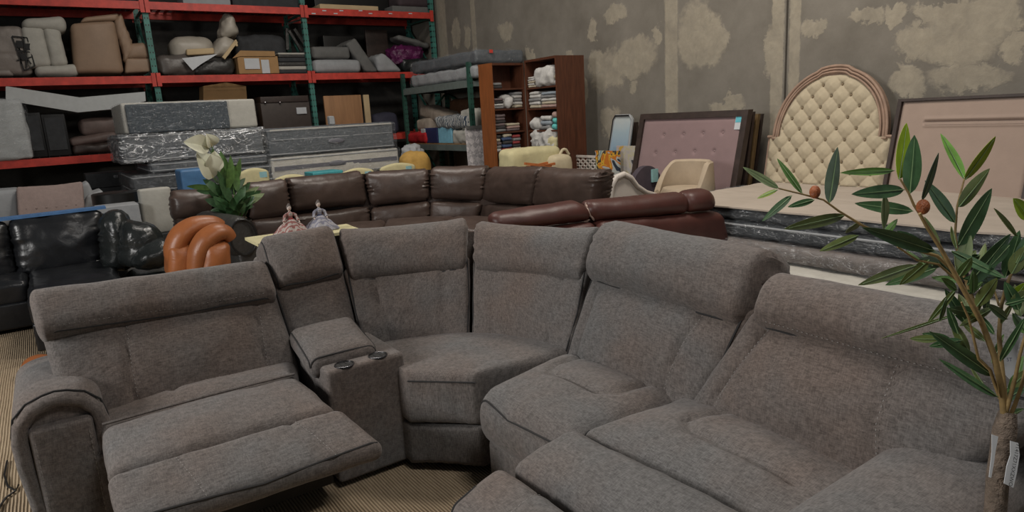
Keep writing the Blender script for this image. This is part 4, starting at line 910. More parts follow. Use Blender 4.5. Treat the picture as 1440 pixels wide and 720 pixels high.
def bundle(P,A,B,q,zs,m,label,dep=.25,wr=.03,zt=None,seed=0,name='cloth_bundle'):
    ua,_=zline(q[0],(q[1]+q[3])/2,A,B); ub,_=zline(q[2],(q[1]+q[3])/2,A,B); _,z1=zline((q[0]+q[2])/2,q[1],A,B)
    uu=(B-A).normalized(); R_=Matrix.Rotation(math.atan2(uu.y,uu.x),4,'Z')
    v_,f_=puffgrid(abs(ub-ua),dep,z1-zs,.06,.03,(.01,.02,.0),0,wr,9,0,seed); C0=P((ua+ub)/2,dep/2+.0,(z1+zs)/2)
    return tag(MB().add([R_@p+C0 for p in v_],f_).build(name,m),label,'linen')
bundle(P1,A1,B1,(712,134,723,152),s1[1],TM['white'],'rolled white pillow upright between two piles in left bookcase',name='rolled_pillow',seed=1)
bundle(P2,A2,B2,(751,94,776,122),s2[0],TM['white'],'big white plastic bagged bundle on the top shelf of right bookcase',.36,seed=2)
bundle(P2,A2,B2,(745,167,757,183),s2[2],TM['white'],'white rounded bundle at left on third shelf of right bookcase',seed=3)
bundle(P2,A2,B2,(746,184,779,210),s2[3],TM['white'],'heaped white and grey linens on the fourth shelf of right bookcase',.4,.05,seed=4)
bundle(P2,A2,B2,(766,192,781,210),s2[3],M['paleyellow'],'pale yellow folded cover beside heaped linens in right bookcase',.46,.02,seed=5)
# things on the floor in front of the bookcases
blob('seat_cushion','large pale yellow cushion in front of the right bookcase','cushion',M['paleyellow'],718,209,790,250,6.9,.3,z0=.62,seed=71,r=.07,wr=.015,bulge=.02)
block('crate_box','dark carton holding up the large pale yellow cushion','box',M['charcoal'],724,250,800,290,6.9,.5,z0=0,ztop=.615)
t=thing('tote_bag','cream tote bag with dark handle opening beside pale yellow cushion','bag',(5.1,6.7,.62))
blob('bag_body','','',M['cream'],780,220,806,250,6.75,.22,z0=.60,parent=t,seed=72,r=.05,wr=.01)
a=ay(787,218,6.86); b=ay(800,217,6.86); m_=(a+b)/2+V((0,0,.07)); MB().tube([a,a.lerp(m_,.6)+V((0,0,.02)),m_,b.lerp(m_,.6)+V((0,0,.02)),b],.02,8).build('handle',M['cream'],t)
block('crate_box','dark carton under the cream tote bag','box',M['charcoal'],782,250,812,290,6.65,.4,z0=0,ztop=.595)
M['orangestrap']=mat('orange_wood',(.45,.14,.04),.6)
t=MB(); t.bar(ay(740,240,6.62),V((ay(740,240,6.62).x,6.62,0)),.03).bar(ay(774,240,6.6),V((ay(774,240,6.6).x,6.6,0)),.03).bar(ay(738,230,6.6),ay(775,234,6.6),.03,.03).bar(ay(760,235,6.6),ay(780,230,6.6),.03,.03).bar(ay(740,236,6.65),ay(770,229,6.65),.03).bar(ay(772,231,6.6)*1,ay(774,260,6.6),.03).bar(ay(742,233,6.6),ay(743,262,6.6),.03); tag(t.build('wooden_rack',M['orangestrap'],smooth=False),'small orange wooden slatted piece just behind the brown sofa','rack')
t=MB(); 
for i in range(-3,8):
    for sgn in(1,-1):
        x0,x1=806+i*7.2,806+i*7.2+sgn*18
        a=ax(806+i*7.0+(9 if sgn<0 else -9),241,6.1); b=ax(806+i*7.0+(-9 if sgn<0 else 9),221,6.1)
        lo,hi=806,846
        def cl(a,b):
            ya=ax(lo,230,6.1).y; yb=ax(hi,230,6.1).y
            t0,t1=0,1; d=b.y-a.y
            for lim,s_ in((ya,1),(yb,-1)):
                v0=(lim-a.y)*s_; dd=d*s_
                if dd>0: t1=min(t1,v0/dd)
                else: t0=max(t0,v0/dd)
            return (t0,t1)
        t0,t1=cl(a,b)
        if t1-t0>.1: t.bar(a.lerp(b,t0),a.lerp(b,t1),.022,.012,up=(1,0,0))
ya=ax(806,230,6.1);yb=ax(846,230,6.1)
zt_=ax(826,221,6.1).z; 
L_=thing('lattice_screen','white lattice panel on the floor along the wall behind the brown sofa','screen',(6.1,(ya.y+yb.y)/2,0))
t.build('lattice',M['plasticwhite'],L_,smooth=False)
MB().box((6.1,(ya.y+yb.y)/2,zt_+.01),(.03,ya.y-yb.y+.04,.03)).box((6.1,(ya.y+yb.y)/2,.3),(.03,ya.y-yb.y+.04,.6)).box((6.1,ya.y,zt_/2),(.03,.03,zt_)).box((6.1,yb.y,zt_/2),(.03,.03,zt_)).build('frame',M['plasticwhite'],L_,smooth=False)
# ------------------------------------------------------------------ dark brown leather sectional
B=thing('sectional_sofa','dark brown shiny leather sectional sofa curving behind the grey sectional, pillowed headrests','sofa',(2.9,6.8,0))
BR=M['brown']
def rayplane(px,py,p0,n):
    d=ray(px,py); p0=V(p0); n=V(n); return CP+d*((p0-CP).dot(n)/d.dot(n))
# seams: (pixel x of the seam near the headrests, ground point plane)
def yp(px,py,Y=7.3): return ay(px,py,Y)
def xp(px,py,X=4.1): return ax(px,py,X)
dn=V((.55,.83,0)).normalized()
_A=ay(512,260,7.3); _J=ay(603,260,6.95); _K=ax(685,260,4.1)
def _pl(p,q):
    d=(q-p); n=V((-d.y,d.x,0)); return lambda px,py: rayplane(px,py,(p.x,p.y,0),n)
dp=_pl(_A,_J); dp2=_pl(_J,_K)
def bc(name,f,bl,br,tl,tr,th=.2,off=0,**k):
    q=[f(*p) for p in(bl,br,tl,tr)]
    nf=((q[1]-q[0]).cross(q[2]-q[0])).normalized()
    q=[p-nf*off for p in q]
    return MB().panel(*q,th,**k).build(name,BR,B)
hk=dict(r=.085,bulge=.055,res=.02,wr=.007,wf=5,gather=.016,rx=.05)
lk=dict(r=.05,bulge=.03,res=.025,wr=.007,wf=5,gather=.012)
bc('headrest',yp,(243,312),(302,306),(240,270),(298,266),.22,seed=1,**hk)
bc('headrest',yp,(300,308),(352,305),(298,266),(348,259),.22,seed=2,**hk)
bc('headrest',yp,(352,312),(412,305),(347,258),(406,252),.22,seed=3,**hk)
bc('headrest',yp,(413,298),(519,288),(404,252),(512,241),.24,seed=4,**hk)
bc('headrest',dp,(520,291),(604,283),(511,243),(603,238),.24,seed=5,**hk)
bc('headrest',dp2,(604,281),(678,284),(603,236),(686,234),.24,seed=6,**hk)
bc('headrest',xp,(672,286),(744,290),(684,236),(757,236),.24,seed=7,**hk)
bc('headrest',xp,(744,291),(832,293),(754,238),(842,241),.24,seed=8,**hk)
for k_,(f,a,b,c,d) in enumerate(((yp,(250,352),(352,345),(246,308),(350,304)),(yp,(357,350),(415,342),(352,310),(413,304)),(yp,(425,335),(521,325),(414,304),(520,290)),(dp,(524,325),(604,318),(521,293),(604,284)),(dp2,(604,318),(668,320),(604,283),(677,286)),(xp,(655,328),(735,334),(672,286),(741,291)),(xp,(735,334),(822,338),(744,291),(832,293)))):
    bc('backrest',f,a,b,c,d,.2,-.02,seed=20+k_,**lk)
# seats, body and arms
pth=[V((1.4,7.22,0)),V((2.3,7.22,0)),V((3.1,7.1,0)),V((3.75,6.6,0)),V((4.02,5.9,0)),V((4.05,4.75,0))]
inn=[V((1.4,6.55,0)),V((2.3,6.55,0)),V((2.75,6.45,0)),V((3.15,6.15,0)),V((3.4,5.6,0)),V((3.42,4.75,0))]
for i in range(5):
    MB().panel(inn[i]+V((0,0,.47)),inn[i+1]+V((0,0,.47)),pth[i]+V((0,0,.49)),pth[i+1]+V((0,0,.49)),.2,r=.06,bulge=.03,wr=.008,seed=i).build('seat_cushion',BR,B)
    MB().panel(inn[i]+V((0,0,.04)),inn[i+1]+V((0,0,.04)),inn[i]+V((0,0,.28)),inn[i+1]+V((0,0,.28)),.2,r=.03,bulge=.01).build('base_panel',BR,B)
    o1=pth[i]+(pth[i]-inn[i]).normalized()*.42; o2=pth[i+1]+(pth[i+1]-inn[i+1]).normalized()*(.42 if i<4 else .28)
    MB().panel(o1+V((0,0,.05)),o2+V((0,0,.05)),o1+V((0,0,.93)),o2+V((0,0,.93)),-.12,r=.03,bulge=0).build('back_frame',BR,B)
MB().panel((3.42,4.70,.05),(4.34,4.66,.05),(3.5,4.70,.60),(4.34,4.62,.62),.16,r=.07,bulge=.02,wr=.006,seed=4).build('armrest',BR,B)
MB().panel(ax(820,300,4.25),ax(852,296,4.45),ax(836,246,4.25),ax(848,244,4.45),.1,r=.03,bulge=.0).build('side_panel',M['darkarm'],B)
# rolled left arm with a dark front disc
sec=[];t0,t1=ay(350,330,6.25),ay(285,318,7.15)
def armroll(name,a,b,rad,h,m,parent,wr=.01):
    a,b=V(a),V(b); t_=(b-a).normalized(); x=V((t_.y,-t_.x,0)).normalized(); vs=[];fs=[];n=22;NN=18
    for j in range(NN+1):
        s=j/NN; c=a.lerp(b,s); e=1-.18*max(0,1-s/.12)**2-.1*max(0,(s-.9)/.1)**2
        for k in range(n):
            g_=2*PI*k/n; p=V((math.cos(g_),0,math.sin(g_)))
            q=c+x*p.x*rad*e+V((0,0,p.z*h*e)); q+= (x*p.x+V((0,0,p.z)))*wr*noise.noise(q*6); vs.append(q)
    for j in range(NN):
        for k in range(n): fs.append((j*n+k,(j+1)*n+k,(j+1)*n+(k+1)%n,j*n+(k+1)%n))
    fs+= [tuple(range(n)),tuple(NN*n+k for k in range(n))[::-1]]
    return MB().add(vs,fs).build(name,m,parent)
ar=armroll('armrest',ay(343,334,6.2),ay(288,322,7.15),.135,.19,M['darkarm'],B)
MB().tube([ay(343,334,6.19)+V((.135*math.cos(g)*.84,0,.19*math.sin(g)*.84)) for g in [2*PI*i/24 for i in range(24)]],.01,6,closed=True).build('piping',M['black'],ar)
a=ay(343,334,6.2); MB().box((a.x-.03,6.68,.30),(.22,.93,.52),rz=.17,bev=.04).build('side_panel',M['darkarm'],B)
# ------------------------------------------------------------------ burgundy sofa
U=thing('leather_sofa','burgundy red brown leather sofa between grey sectional and white moulded chair','sofa',(3.5,3.9,0))
def ub(px,py,Y=3.72): return ay(px,py,Y)
def uc(name,bl,br,tl,tr,th,Y=3.72,Y2=None,off=0,**k):
    q=[ay(*p,Y) for p in(bl,)]+[ay(*br,Y2 or Y)]+[ay(*tl,Y)]+[ay(*tr,Y2 or Y)]
    mb=MB().panel(*q,th,**k); return mb,mb.build(name,M['burg'],U)
cr=mat('pale_leather_shine',(.42,.30,.25),.4)  # pale colour put on the seams for the shine of the folds
mb,o=uc('headrest',(700,330),(840,312),(690,306),(826,285),.2,4.0,3.80,r=.085,bulge=.02,wr=.006,seed=1); 
mb,o=uc('headrest',(832,314),(975,302),(826,286),(974,272),.22,3.80,3.56,r=.09,bulge=.02,wr=.006,seed=2)
piping(mb.surf,[(.03,.95),(.012,.7),(.02,.35),(.05,.1)],.009,cr,o)
mb,o=uc('headrest',(966,302),(1014,297),(966,273),(1008,265),.22,3.57,3.49,r=.085,bulge=.02,wr=.006,seed=3)
piping(mb.surf,[(.06,.97),(.06,.5),(.02,.03)],.004,cr,o)
for q in(((835,352),(1030,345),(845,312),(1020,299)),((700,360),(838,352),(712,328),(842,312))):
    mb,o=uc('backrest',*q,.24,3.74 if q[0][0]>800 else 3.97,3.47 if q[0][0]>800 else 3.76,r=.06,bulge=.02,wr=.006,seed=5)
MB().box((3.45,4.14,.24),(1.55,.42,.40),bev=.05).build('seat_cushion',M['burg'],U)
MB().box((4.30,3.98,.30),(.18,.60,.56),bev=.07).build('armrest',M['burg'],U)
MB().box((2.72,4.32,.32),(.18,.5,.60),bev=.07).build('armrest',M['burg'],U)

# ------------------------------------------------------------------ black sofa, left
K_=thing('leather_sofa','glossy black leather sofa with chaise at the far left behind the grey recliner','sofa',(-.2,6.9,0))
BL=M['blackleather']
def kc(name,bl,br,tl,tr,th,m=BL,**k):
    mb=MB().panel(bl,br,tl,tr,th,**k); o=mb.build(name,m,K_); return o
kk=dict(r=.08,bulge=.05,res=.022,wr=.02,wf=4,gather=.02)
kc('back_cushion',ay(26,392,7.25),ay(146,376,7.25),ay(10,309,7.35),ay(146,294,7.35),.22,seed=1,**kk)
kc('back_cushion',ay(-95,405,7.25),ay(24,392,7.25),ay(-100,318,7.35),ay(9,309,7.35),.22,seed=2,**kk)
zs=.45
a=az(20,400,zs); 
kc('seat_cushion',(-1.2,6.92,.44),(-.30,6.90,.44),(-1.2,7.4,.46),(-.30,7.4,.46),.2,r=.05,bulge=.02,seed=3,wr=.01)
kc('chaise_cushion',(-.29,5.95,.44),(.36,5.95,.44),(-.29,7.4,.46),(.36,7.4,.46),.2,r=.05,bulge=.02,seed=4,wr=.01)
MB().box((-.75,7.2,.15),(.9,.6,.22),bev=.02).build('base_panel',BL,K_)
MB().box((.035,6.72,.15),(.64,1.5,.22),bev=.02).build('base_panel',BL,K_)
MB().box((-.35,7.68,.42),(1.7,.2,.80),bev=.05).build('back_frame',BL,K_)
a,b=ay(-40,313,7.45),ay(148,291,7.45)
t=MB().bar(a,b,.16,.022); tag(t.build('foam_strip',mat('blue_film',(.07,.17,.36),.5)),'blue film covered strip lying along top of the black sofa back','strip')
# wrapped recliner
W_=thing('recliner_chair','recliner wrapped in crumpled glossy black plastic sheet beside the black sofa','chair',(.7,6.9,0))
wk=dict(r=.12,bulge=.04,res=.02,wr=.018,wf=7,gather=.02)
def wq(bl,br,tl,tr,Y,Y2,th,name,seed): MB().panel(ay(*bl,Y),ay(*br,Y2),ay(*tl,Y),ay(*tr,Y2),th,seed=seed,**wk).build(name,M['bagblack'],W_)
wq((146,385),(196,380),(140,302),(182,296),6.85,6.85,.35,'side_arm',1)
wq((170,385),(242,372),(172,312),(226,318),6.55,6.55,.4,'seat',2)
wq((186,385),(246,378),(192,352),(244,330),6.4,6.4,.4,'footrest',3)
MB().box((.68,6.82,.2),(.5,.5,.36),bev=.08).build('base',M['bagblack'],W_)
# orange recliner
O_=thing('recliner_chair','orange tan leather recliner with thick padded loops of armrest behind the grey recliner','chair',(.95,5.5,0))
def oq(px,py,Y=5.35): return ay(px,py,Y)
def padloop(pts,rs,name,Y,dy):
    P=[];n=len(pts)
    import itertools
    # catmull-rom
    pp=[V((x,y,0)) for x,y in pts]; out=[];rr=[]
    for i in range(n-1):
        p0,p1,p2,p3=pp[max(i-1,0)],pp[i],pp[i+1],pp[min(i+2,n-1)]
        for s in range(6):
            t=s/6; q=.5*((2*p1)+(-p0+p2)*t+(2*p0-5*p1+4*p2-p3)*t*t+(-p0+3*p1-3*p2+p3)*t**3); out.append(q); rr.append(rs[i]*(1-t)+rs[i+1]*t)
    out.append(pp[-1]); rr.append(rs[-1])
    mb=MB(); pts3=[ay(q.x,q.y,Y) for q in out]
    # flattened tube: widen along y
    m=MB().tube(pts3,rr,14)
    vs=[V((p.x,Y+(p.y-Y)*dy,p.z)) for p in m.v]
    return MB().add(vs,m.f).build(name,M['orange'],O_)
padloop([(247,372),(246,350),(256,330),(274,318),(298,314),(312,318)],[.06,.08,.083,.075,.06,.045],'armrest',5.55,1.6)
padloop([(275,385),(279,356),(289,338),(303,328),(316,328),(324,336)],[.06,.075,.08,.075,.065,.05],'armrest',5.36,1.5)
MB().panel(ay(282,392,5.26),ay(327,388,5.26),ay(288,344,5.26),ay(325,340,5.26),.3,r=.05,bulge=.04,seed=4,wr=.006).build('side_cushion',M['orange'],O_)
MB().panel(ay(238,395,5.42),ay(290,392,5.42),ay(238,346,5.42),ay(285,346,5.42),.3,r=.05,bulge=.03,seed=5).build('side_cushion',M['orange'],O_)
MB().box((1.03,5.66,.26),(.42,.6,.44),bev=.06).build('base',M['orange'],O_)
p=az(39,528,.02); t=MB().ball((p.x+.07,p.y,.075),(.10,.13,.07),18); tag(t.build('floor_cushion',M['orange']),'orange leather edge peeking out on the floor behind left armrest','cushion')
t=MB().tube([az(x,y,.008) for x,y in((10,648),(6,668),(11,684),(22,690),(26,682))],.005,6); t2=t.tube([az(x,y,.008) for x,y in((22,690),(8,700),(0,712),(-6,730))],.005,6); tag(t.build('power_cord',M['black']),'thin dark cord curling on the ribbed carpet beside the left armrest','cord')
M['tagblue']=mat('pale_blue_tag',(.25,.45,.48),.7)
# ------------------------------------------------------------------ pale things behind the black sofa
A_=thing('armchair','light grey quilted armchair with a mauve tufted back pillow behind the black sofa','armchair',(0,9.3,0))
def gq(*p): return ay(*p,9.2)
MB().panel(gq(-30,320),gq(30,316),gq(-28,270),gq(26,266),.5,r=.05,bulge=.02).build('armrest',M['palegrey'],A_)
MB().panel(ay(114,310,9.3),ay(148,308,9.3),ay(112,262,9.3),ay(124,255,9.3),.4,r=.04,bulge=.02).build('backrest',M['palegrey'],A_)
MB().panel(ay(112,312,9.2),ay(150,308,9.2),ay(122,275,9.2),ay(145,267,9.2),.5,r=.04,bulge=.02).build('armrest',M['palegrey'],A_)
MB().box((.02,9.55,.2),(1.5,.7,.38),bev=.05).build('base',M['palegrey'],A_)
M['mauvefab']=mat('mauve_beige_fabric',(.27,.205,.185),.9,0,.08,30,bump=.3,bscale=120)
mb=MB().panel(ay(26,308,9.0),ay(120,300,9.0),ay(22,262,9.12),ay(116,254,9.12),.2,r=.03,bulge=.03,sag=.06,res=.03,wr=.006); o=mb.build('back_pillow',M['mauvefab'],A_)
for i in range(6): MB().ball(mb.surf(.12+.15*i,.30,-.004),.012,8).build('button',M['mauvefab'],o)
D_=thing('side_table','round black side table behind the black sofa','table',(.85,8.8,0))
c=ay(164,285,8.8); zt=ay(164,270,8.8).z
MB().lathe([(.0,zt),(.22,zt),(.235,zt-.01),(.235,zt-.12),(.22,zt-.13),(.0,zt-.13)],(c.x,8.8,0),32).build('tabletop',M['black'],D_)
MB().lathe([(.16,0),(.16,.02),(.05,.05),(.05,zt-.13)],(c.x,8.8,0),24).build('pedestal',M['black'],D_)
block('storage_box','white carton in front of the round black side table','box',M['palegrey'],138,289,199,330,8.2,.35,z0=0)
blob('seat_cushion','cream textured cushion standing beside the round black table','cushion',M['offwhite'],197,265,242,300,8.35,.12,seed=9,r=.02,bulge=.01,wr=.004,z0=.5,yr=.1)
block('crate_box','dark carton that the cream textured cushion stands on','box',M['charcoal'],196,300,242,330,8.3,.3,z0=0,ztop=.495)
blob('storage_bin','blue plastic bin in front of the left mattress stack','bin',M['blue'],254,238,290,262,8.9,.4,z0=.6,r=.03,bulge=0,wr=0)
block('crate_box','dark carton beneath the blue plastic bin','box',M['charcoal'],250,262,290,300,8.85,.5,z0=0,ztop=.595)
for i,(q,l) in enumerate((((384,245,433,262),'pale yellow padded seat back just behind brown sofa, left of the flat teal box'),((480,236,526,256),'pale yellow padded seat back just behind brown sofa, right of the flat teal box'),((534,229,584,250),'pale yellow padded seat back just behind brown sofa, nearest the ochre bag'),((336,236,378,254),'pale yellow padded seat back just behind the peace lily leaves'))):
    Y=8.35+.1*i; a,b,zt,zb=span(*q,Y); t=thing('dining_chair',l,'chair',((a.x+b.x)/2,Y+.2,0),'pale yellow chairs behind the brown sofa')
    v_,f_=puffgrid(b.x-a.x,.07,.34,.033,.03,(.0,.01,0)); cx=(a.x+b.x)/2
    MB().add([V((p.x+cx,p.y+Y,zt-.17+p.z-.05*(abs(p.x)/(b.x-a.x)*2)**2*(p.z>0))) for p in v_],f_).build('backrest',M['paleyellow'],t)
    if i!=0: MB().box((cx+(b.x-a.x)*.28,Y-.04,zt-.09),(.09,.006,.07)).build('paper_tag',M['tagblue'],t,smooth=False)
    MB().box((cx,Y+.23,.45),(b.x-a.x-.02,.42,.07),bev=.03).build('seat',M['paleyellow'],t)
    for sx in(-1,1):
        for y_ in(Y+.03,Y+.4): MB().bar((cx+sx*(b.x-a.x)*.42,y_,0),(cx+sx*(b.x-a.x)*.42,y_,.43 if y_>Y+.1 else zt-.2),.035).build('leg',M['darkwood'],t,smooth=False)
block('flat_box','flat teal box lying behind brown sofa between pale yellow chairs','box',M['teal'],440,241,483,249,8.5,.35)
block('crate_box','dark carton that holds up the flat teal box','box',M['charcoal'],442,249,481,300,8.52,.3,z0=0,ztop=ay(461,249.3,8.5).z-.002)
# ------------------------------------------------------------------ white moulded chair, barrel chair
C_=thing('plastic_chair','white moulded plastic lounge chair tipped beside the beige barrel chair','chair',(4.9,5.1,0))
pts=[]
prof=[((862,254),(856,300)),((868,247),(868,300)),((880,245),(884,300)),((889,253),(899,300)),((900,264),(912,300)),((915,271),(925,302)),((935,274),(945,300)),((955,275),(960,300))]
def sm(l,n):
    out=[]
    for i in range(len(l)-1):
        for s in range(n): t=s/n; out.append(l[i].lerp(l[i+1],t))
    return out+[l[-1]]
top=[ay(*a,4.9) for a,b in prof]; 
# shell: swept rim curving from the high left lip down to the seat at right, with thickness
rim=sm(top,3); vs=[];fs=[];n=len(rim); NA=10
for i,p in enumerate(rim):
    for k in range(NA):
        s=k/(NA-1); d=.55*s; z=p.z-.10*math.sin(PI*s)
        vs.append(V((p.x+.05*math.sin(PI*s),4.9+d,z)))
m0=len(vs)
vs+= [v+V((0,0.012,-.035)) for v in vs]
for i in range(n-1):
    for k in range(NA-1):
        a=i*NA+k; b=a+NA; fs.append((a,b,b+1,a+1)); fs.append((m0+a,m0+a+1,m0+b+1,m0+b))
for i in range(n-1):
    a=i*NA; fs.append((a,m0+a,m0+a+NA,a+NA)); a=i*NA+NA-1; fs.append((a,a+NA,m0+a+NA,m0+a))
for k in range(NA-1): a=k; fs.append((a,a+1,m0+a+1,m0+a)); a=(n-1)*NA+k; fs.append((a,m0+a,m0+a+1,a+1))
MB().add(vs,fs).build('seat_shell',M['plasticwhite'],C_)
sk=MB(); sk.prism([ay(x,y,4.885) for x,y in((854,306),(857,270),(860,258),(868,250),(877,248),(886,252),(893,262),(903,271),(915,276),(935,279),(958,279),(962,306),(872,306),(868,280),(864,306))],(0,0,0),(0,.03,0)).build('side_wall',M['plasticwhite'],C_,smooth=False)
MB().tube([ay(x,y,4.88) for x,y in((856,315),(858,285),(860,262),(866,250),(877,245),(887,250),(896,262),(908,270),(925,275),(945,276),(965,274))],[.03,.03,.032,.032,.03,.028,.026,.024,.022,.02,.02],10).build('rim',M['plasticwhite'],C_)
for p in((864,268),(878,300)): 
    a=ay(*p,4.95); MB().bar((a.x,a.y,a.z),(a.x-.03,a.y,0),.06).build('leg',M['plasticwhite'],C_)
for x_,y_ in((5.15,4.98),(5.35,5.35)): MB().bar((x_,y_,ay(940,280,4.9).z),(x_,y_,0),.05).build('leg',M['plasticwhite'],C_)
F_=thing('barrel_chair','beige velour barrel chair with curved back in front of mauve headboard','armchair',(5.15,4.55,0))
bc0=ay(961,255,4.72); 
cx,cy=bc0.x,4.72; Rb=.30; zt=ay(960,223,4.95).z; zsx=ay(950,268,4.6).z
def barrel(r0,r1,name,m,z0,ztf):
    vs=[];fs=[];n=64
    for i in range(n+1):
        a=math.radians(-20+ (250)*i/n)  # open towards the camera-left
        hgt=ztf(i/n)
        c_,s_=math.cos(a-1.7),math.sin(a-1.7)
        for r,z in((r1,z0),(r1+.02,hgt*.7),(r1,hgt-.02),((r0+r1)/2,hgt),(r0,hgt-.02),(r0-.0,z0)): vs.append(V((cx+r*c_,cy+r*s_,z)))
    for i in range(n):
        for k in range(6): fs.append((i*6+k,(i+1)*6+k,(i+1)*6+(k+1)%6,i*6+(k+1)%6))
    fs+=[tuple(range(6)),tuple(n*6+k for k in range(6))[::-1]]
    return MB().add(vs,fs).build(name,m,F_)
barrel(Rb-.06,Rb,'backrest',M['barrel'],.18,lambda s: zsx-.02+(zt-zsx+.02)*(lambda q:q*q*(3-2*q))(min(1,s/.16)*min(1,(1-s)/.30)))
MB().lathe([(0,zsx-.14),(Rb-.07,zsx-.14),(Rb-.06,zsx-.05),(Rb-.09,zsx),(0,zsx+.01)],(cx,cy,0),36).build('seat_cushion',M['barrel'],F_)
MB().lathe([(0,.1),(Rb-.05,.1),(Rb-.05,zsx-.15),(0,zsx-.15)],(cx,cy,0),36).build('base',M['barrel'],F_)
for a in(45,135,225,315): MB().bar((cx+.25*math.cos(math.radians(a)),cy+.25*math.sin(math.radians(a)),0),(cx+.25*math.cos(math.radians(a)),cy+.25*math.sin(math.radians(a)),.11),.04).build('leg',M['darkwood'],F_)
# round dark velvet back behind
p=ay(911,256,5.15); t=thing('round_chair','dark aubergine chair with rounded back between white chair and beige barrel chair','chair',(p.x,5.3,0))
RRx=abs(ay(936,256,5.15).x-ay(887,256,5.15).x)/2; zz=ay(920,232,5.15).z
vs=[V((p.x+RRx*math.cos(a)*1.0,5.15,max(.3,zz-.38+.38*math.sin(a)))) for a in [PI*i/24 for i in range(25)]]+[V((p.x-RRx,5.15,.3)),V((p.x+RRx,5.15,.3))]
MB().prism(vs,(0,0,0),(0,.07,0)).build('backrest',mat('aubergine_velvet',(.055,.042,.055),.85),t)
MB().box((p.x,5.35,.38),(RRx*2-.02,.42,.12),bev=.05).build('seat',M['plum'],t)
for sx in(-1,1):
    for y_ in(5.2,5.5): MB().bar((p.x+sx*.22,y_,0),(p.x+sx*.22,y_,.33),.03).build('leg',M['darkwood'],t)
a=ay(924,247,5.10); MB().box((a.x,5.135,a.z),(.09,.02,.14)).build('paper_tag',mat('pale_teal_tag',(.25,.45,.45),.7),t,smooth=False)
# ------------------------------------------------------------------ headboards along the wall
def wallquad(px,X): return ax(px[0],px[1],X)
def lean_z(P,lean): return V((P.x+0,P.y,P.z))
def headboard(name,label,tl,tr,Xt,Xb,z0):
    """board leaning on the wall: top edge at X=Xt, bottom at X=Xb on height z0 -> local frame functions"""
    a=ax(*tl,Xt); b=ax(*tr,Xt); zt=(a.z+b.z)/2; t=thing(name,label,'headboard',((Xt+Xb)/2,(a.y+b.y)/2,z0)); 
    y0,y1=a.y,b.y
    def P(u,v,off=0):  # u 0 far..1 near ; v 0 bottom..1 top ; off towards the room
        return V((Xb+(Xt-Xb)*v-off, y0+(y1-y0)*u, z0+(zt-z0)*v))
    return t,P,abs(y1-y0),zt-z0
def slab(P,u0,v0,u1,v1,o0,o1,name,m,parent):
    vs=[P(u,v,o) for o in(o0,o1) for v in(v0,v1) for u in(u0,u1)]
    return MB().add(vs,[(0,1,3,2),(4,6,7,5),(0,4,5,1),(2,3,7,6),(0,2,6,4),(1,5,7,3)]).build(name,m,parent,smooth=False)
t,P,Wd,Ht=headboard('headboard','mauve velvet headboard with dark wood frame and small dimples leaning near wall','x' and (904,161),(1056,153),6.12,5.75,.0)
fw=.045
slab(P,0,0,fw,1,-.04,.04,'frame',M['darkwood'],t); slab(P,1-fw,0,1,1,-.04,.04,'frame',M['darkwood'],t); slab(P,fw,1-.045,1-fw,1,-.04,.04,'frame',M['darkwood'],t); slab(P,fw,0,1-fw,.04,-.04,.04,'frame',M['darkwood'],t)
# cushion with dimples
nu,nv=90,90; dim=[((935+i*27.5)*1.0,[190,189,187.5,186.5][i]) for i in range(4)]+[((923.5+i*27.3),[215,214,213,212.5][i]) for i in range(4)]
dd=[]
for px,py in dim:
    d=ray(px,py); # intersect with the leaning face
    n=(P(1,0)-P(0,0)).cross(P(0,1)-P(0,0)).normalized(); tt=(P(0,0)-CP).dot(n)/d.dot(n); q=CP+d*tt; dd.append(((q.y-P(0,0).y)/(P(1,0).y-P(0,0).y),(q.z-P(0,0).z)/(P(0,1).z-P(0,0).z)))
for k in range(4): dd.append((dd[4+k][0]*2-dd[k][0],dd[4+k][1]*2-dd[k][1]))
def face(P,nu,nv,hfun,u0,v0,u1,v1,name,m,parent):
    vs=[];fs=[]
    for j in range(nv+1):
        for i in range(nu+1):
            u=u0+(u1-u0)*i/nu; v=v0+(v1-v0)*j/nv; vs.append(P(u,v,hfun(u,v)))
    for j in range(nv):
        for i in range(nu): a=j*(nu+1)+i; fs.append((a,a+nu+1,a+nu+2,a+1))
    # closed back
    m0=len(vs); vs+=[P(u0,v0,0),P(u1,v0,0),P(u1,v1,0),P(u0,v1,0)]
    fs+= [(m0,m0+1,m0+2,m0+3),tuple([m0]+[0]+[i for i in range(1,nu+1)]+[m0+1]),tuple([m0+3,m0+2]+[nv*(nu+1)+i for i in range(nu,-1,-1)])]
    return MB().add(vs,fs).build(name,m,parent)
def h1(u,v):
    e=min(1,min(u-fw,1-fw-u,v-.04,.955-v)/.03) if True else 1
    h=.012+.012*max(0,e)
    for a,b in dd: 
        r2=((u-a)*Wd/.022)**2+((v-b)*Ht/.022)**2
        if r2<9: h-=.022*math.exp(-r2)
    return h
face(P,110,110,h1,fw,.04,1-fw,.955,'upholstered_panel',M['pinkvelvet'],t)
for a,b in dd: MB().ball(P(a,b,.006),(.008,.014,.014),8).build('button',M['pinkvelvet'],t)
a=rayplane(1038,173,P(0,0,.045),(P(1,0)-P(0,0)).cross(P(0,1)-P(0,0))); u_=(a.y-P(0,0).y)/(P(1,0).y-P(0,0).y); v_=(a.z-P(0,0).z)/(P(0,1).z-P(0,0).z)
lb=slab(P,u_-.033,v_-.045,u_+.033,v_+.058,.026,.03,'price_tag',M['paper'],t); slab(P,u_-.03,v_+.005,u_+.03,v_+.055,.031,.033,'tag_print',mat('turquoise_print',(.10,.42,.50),.6),lb)
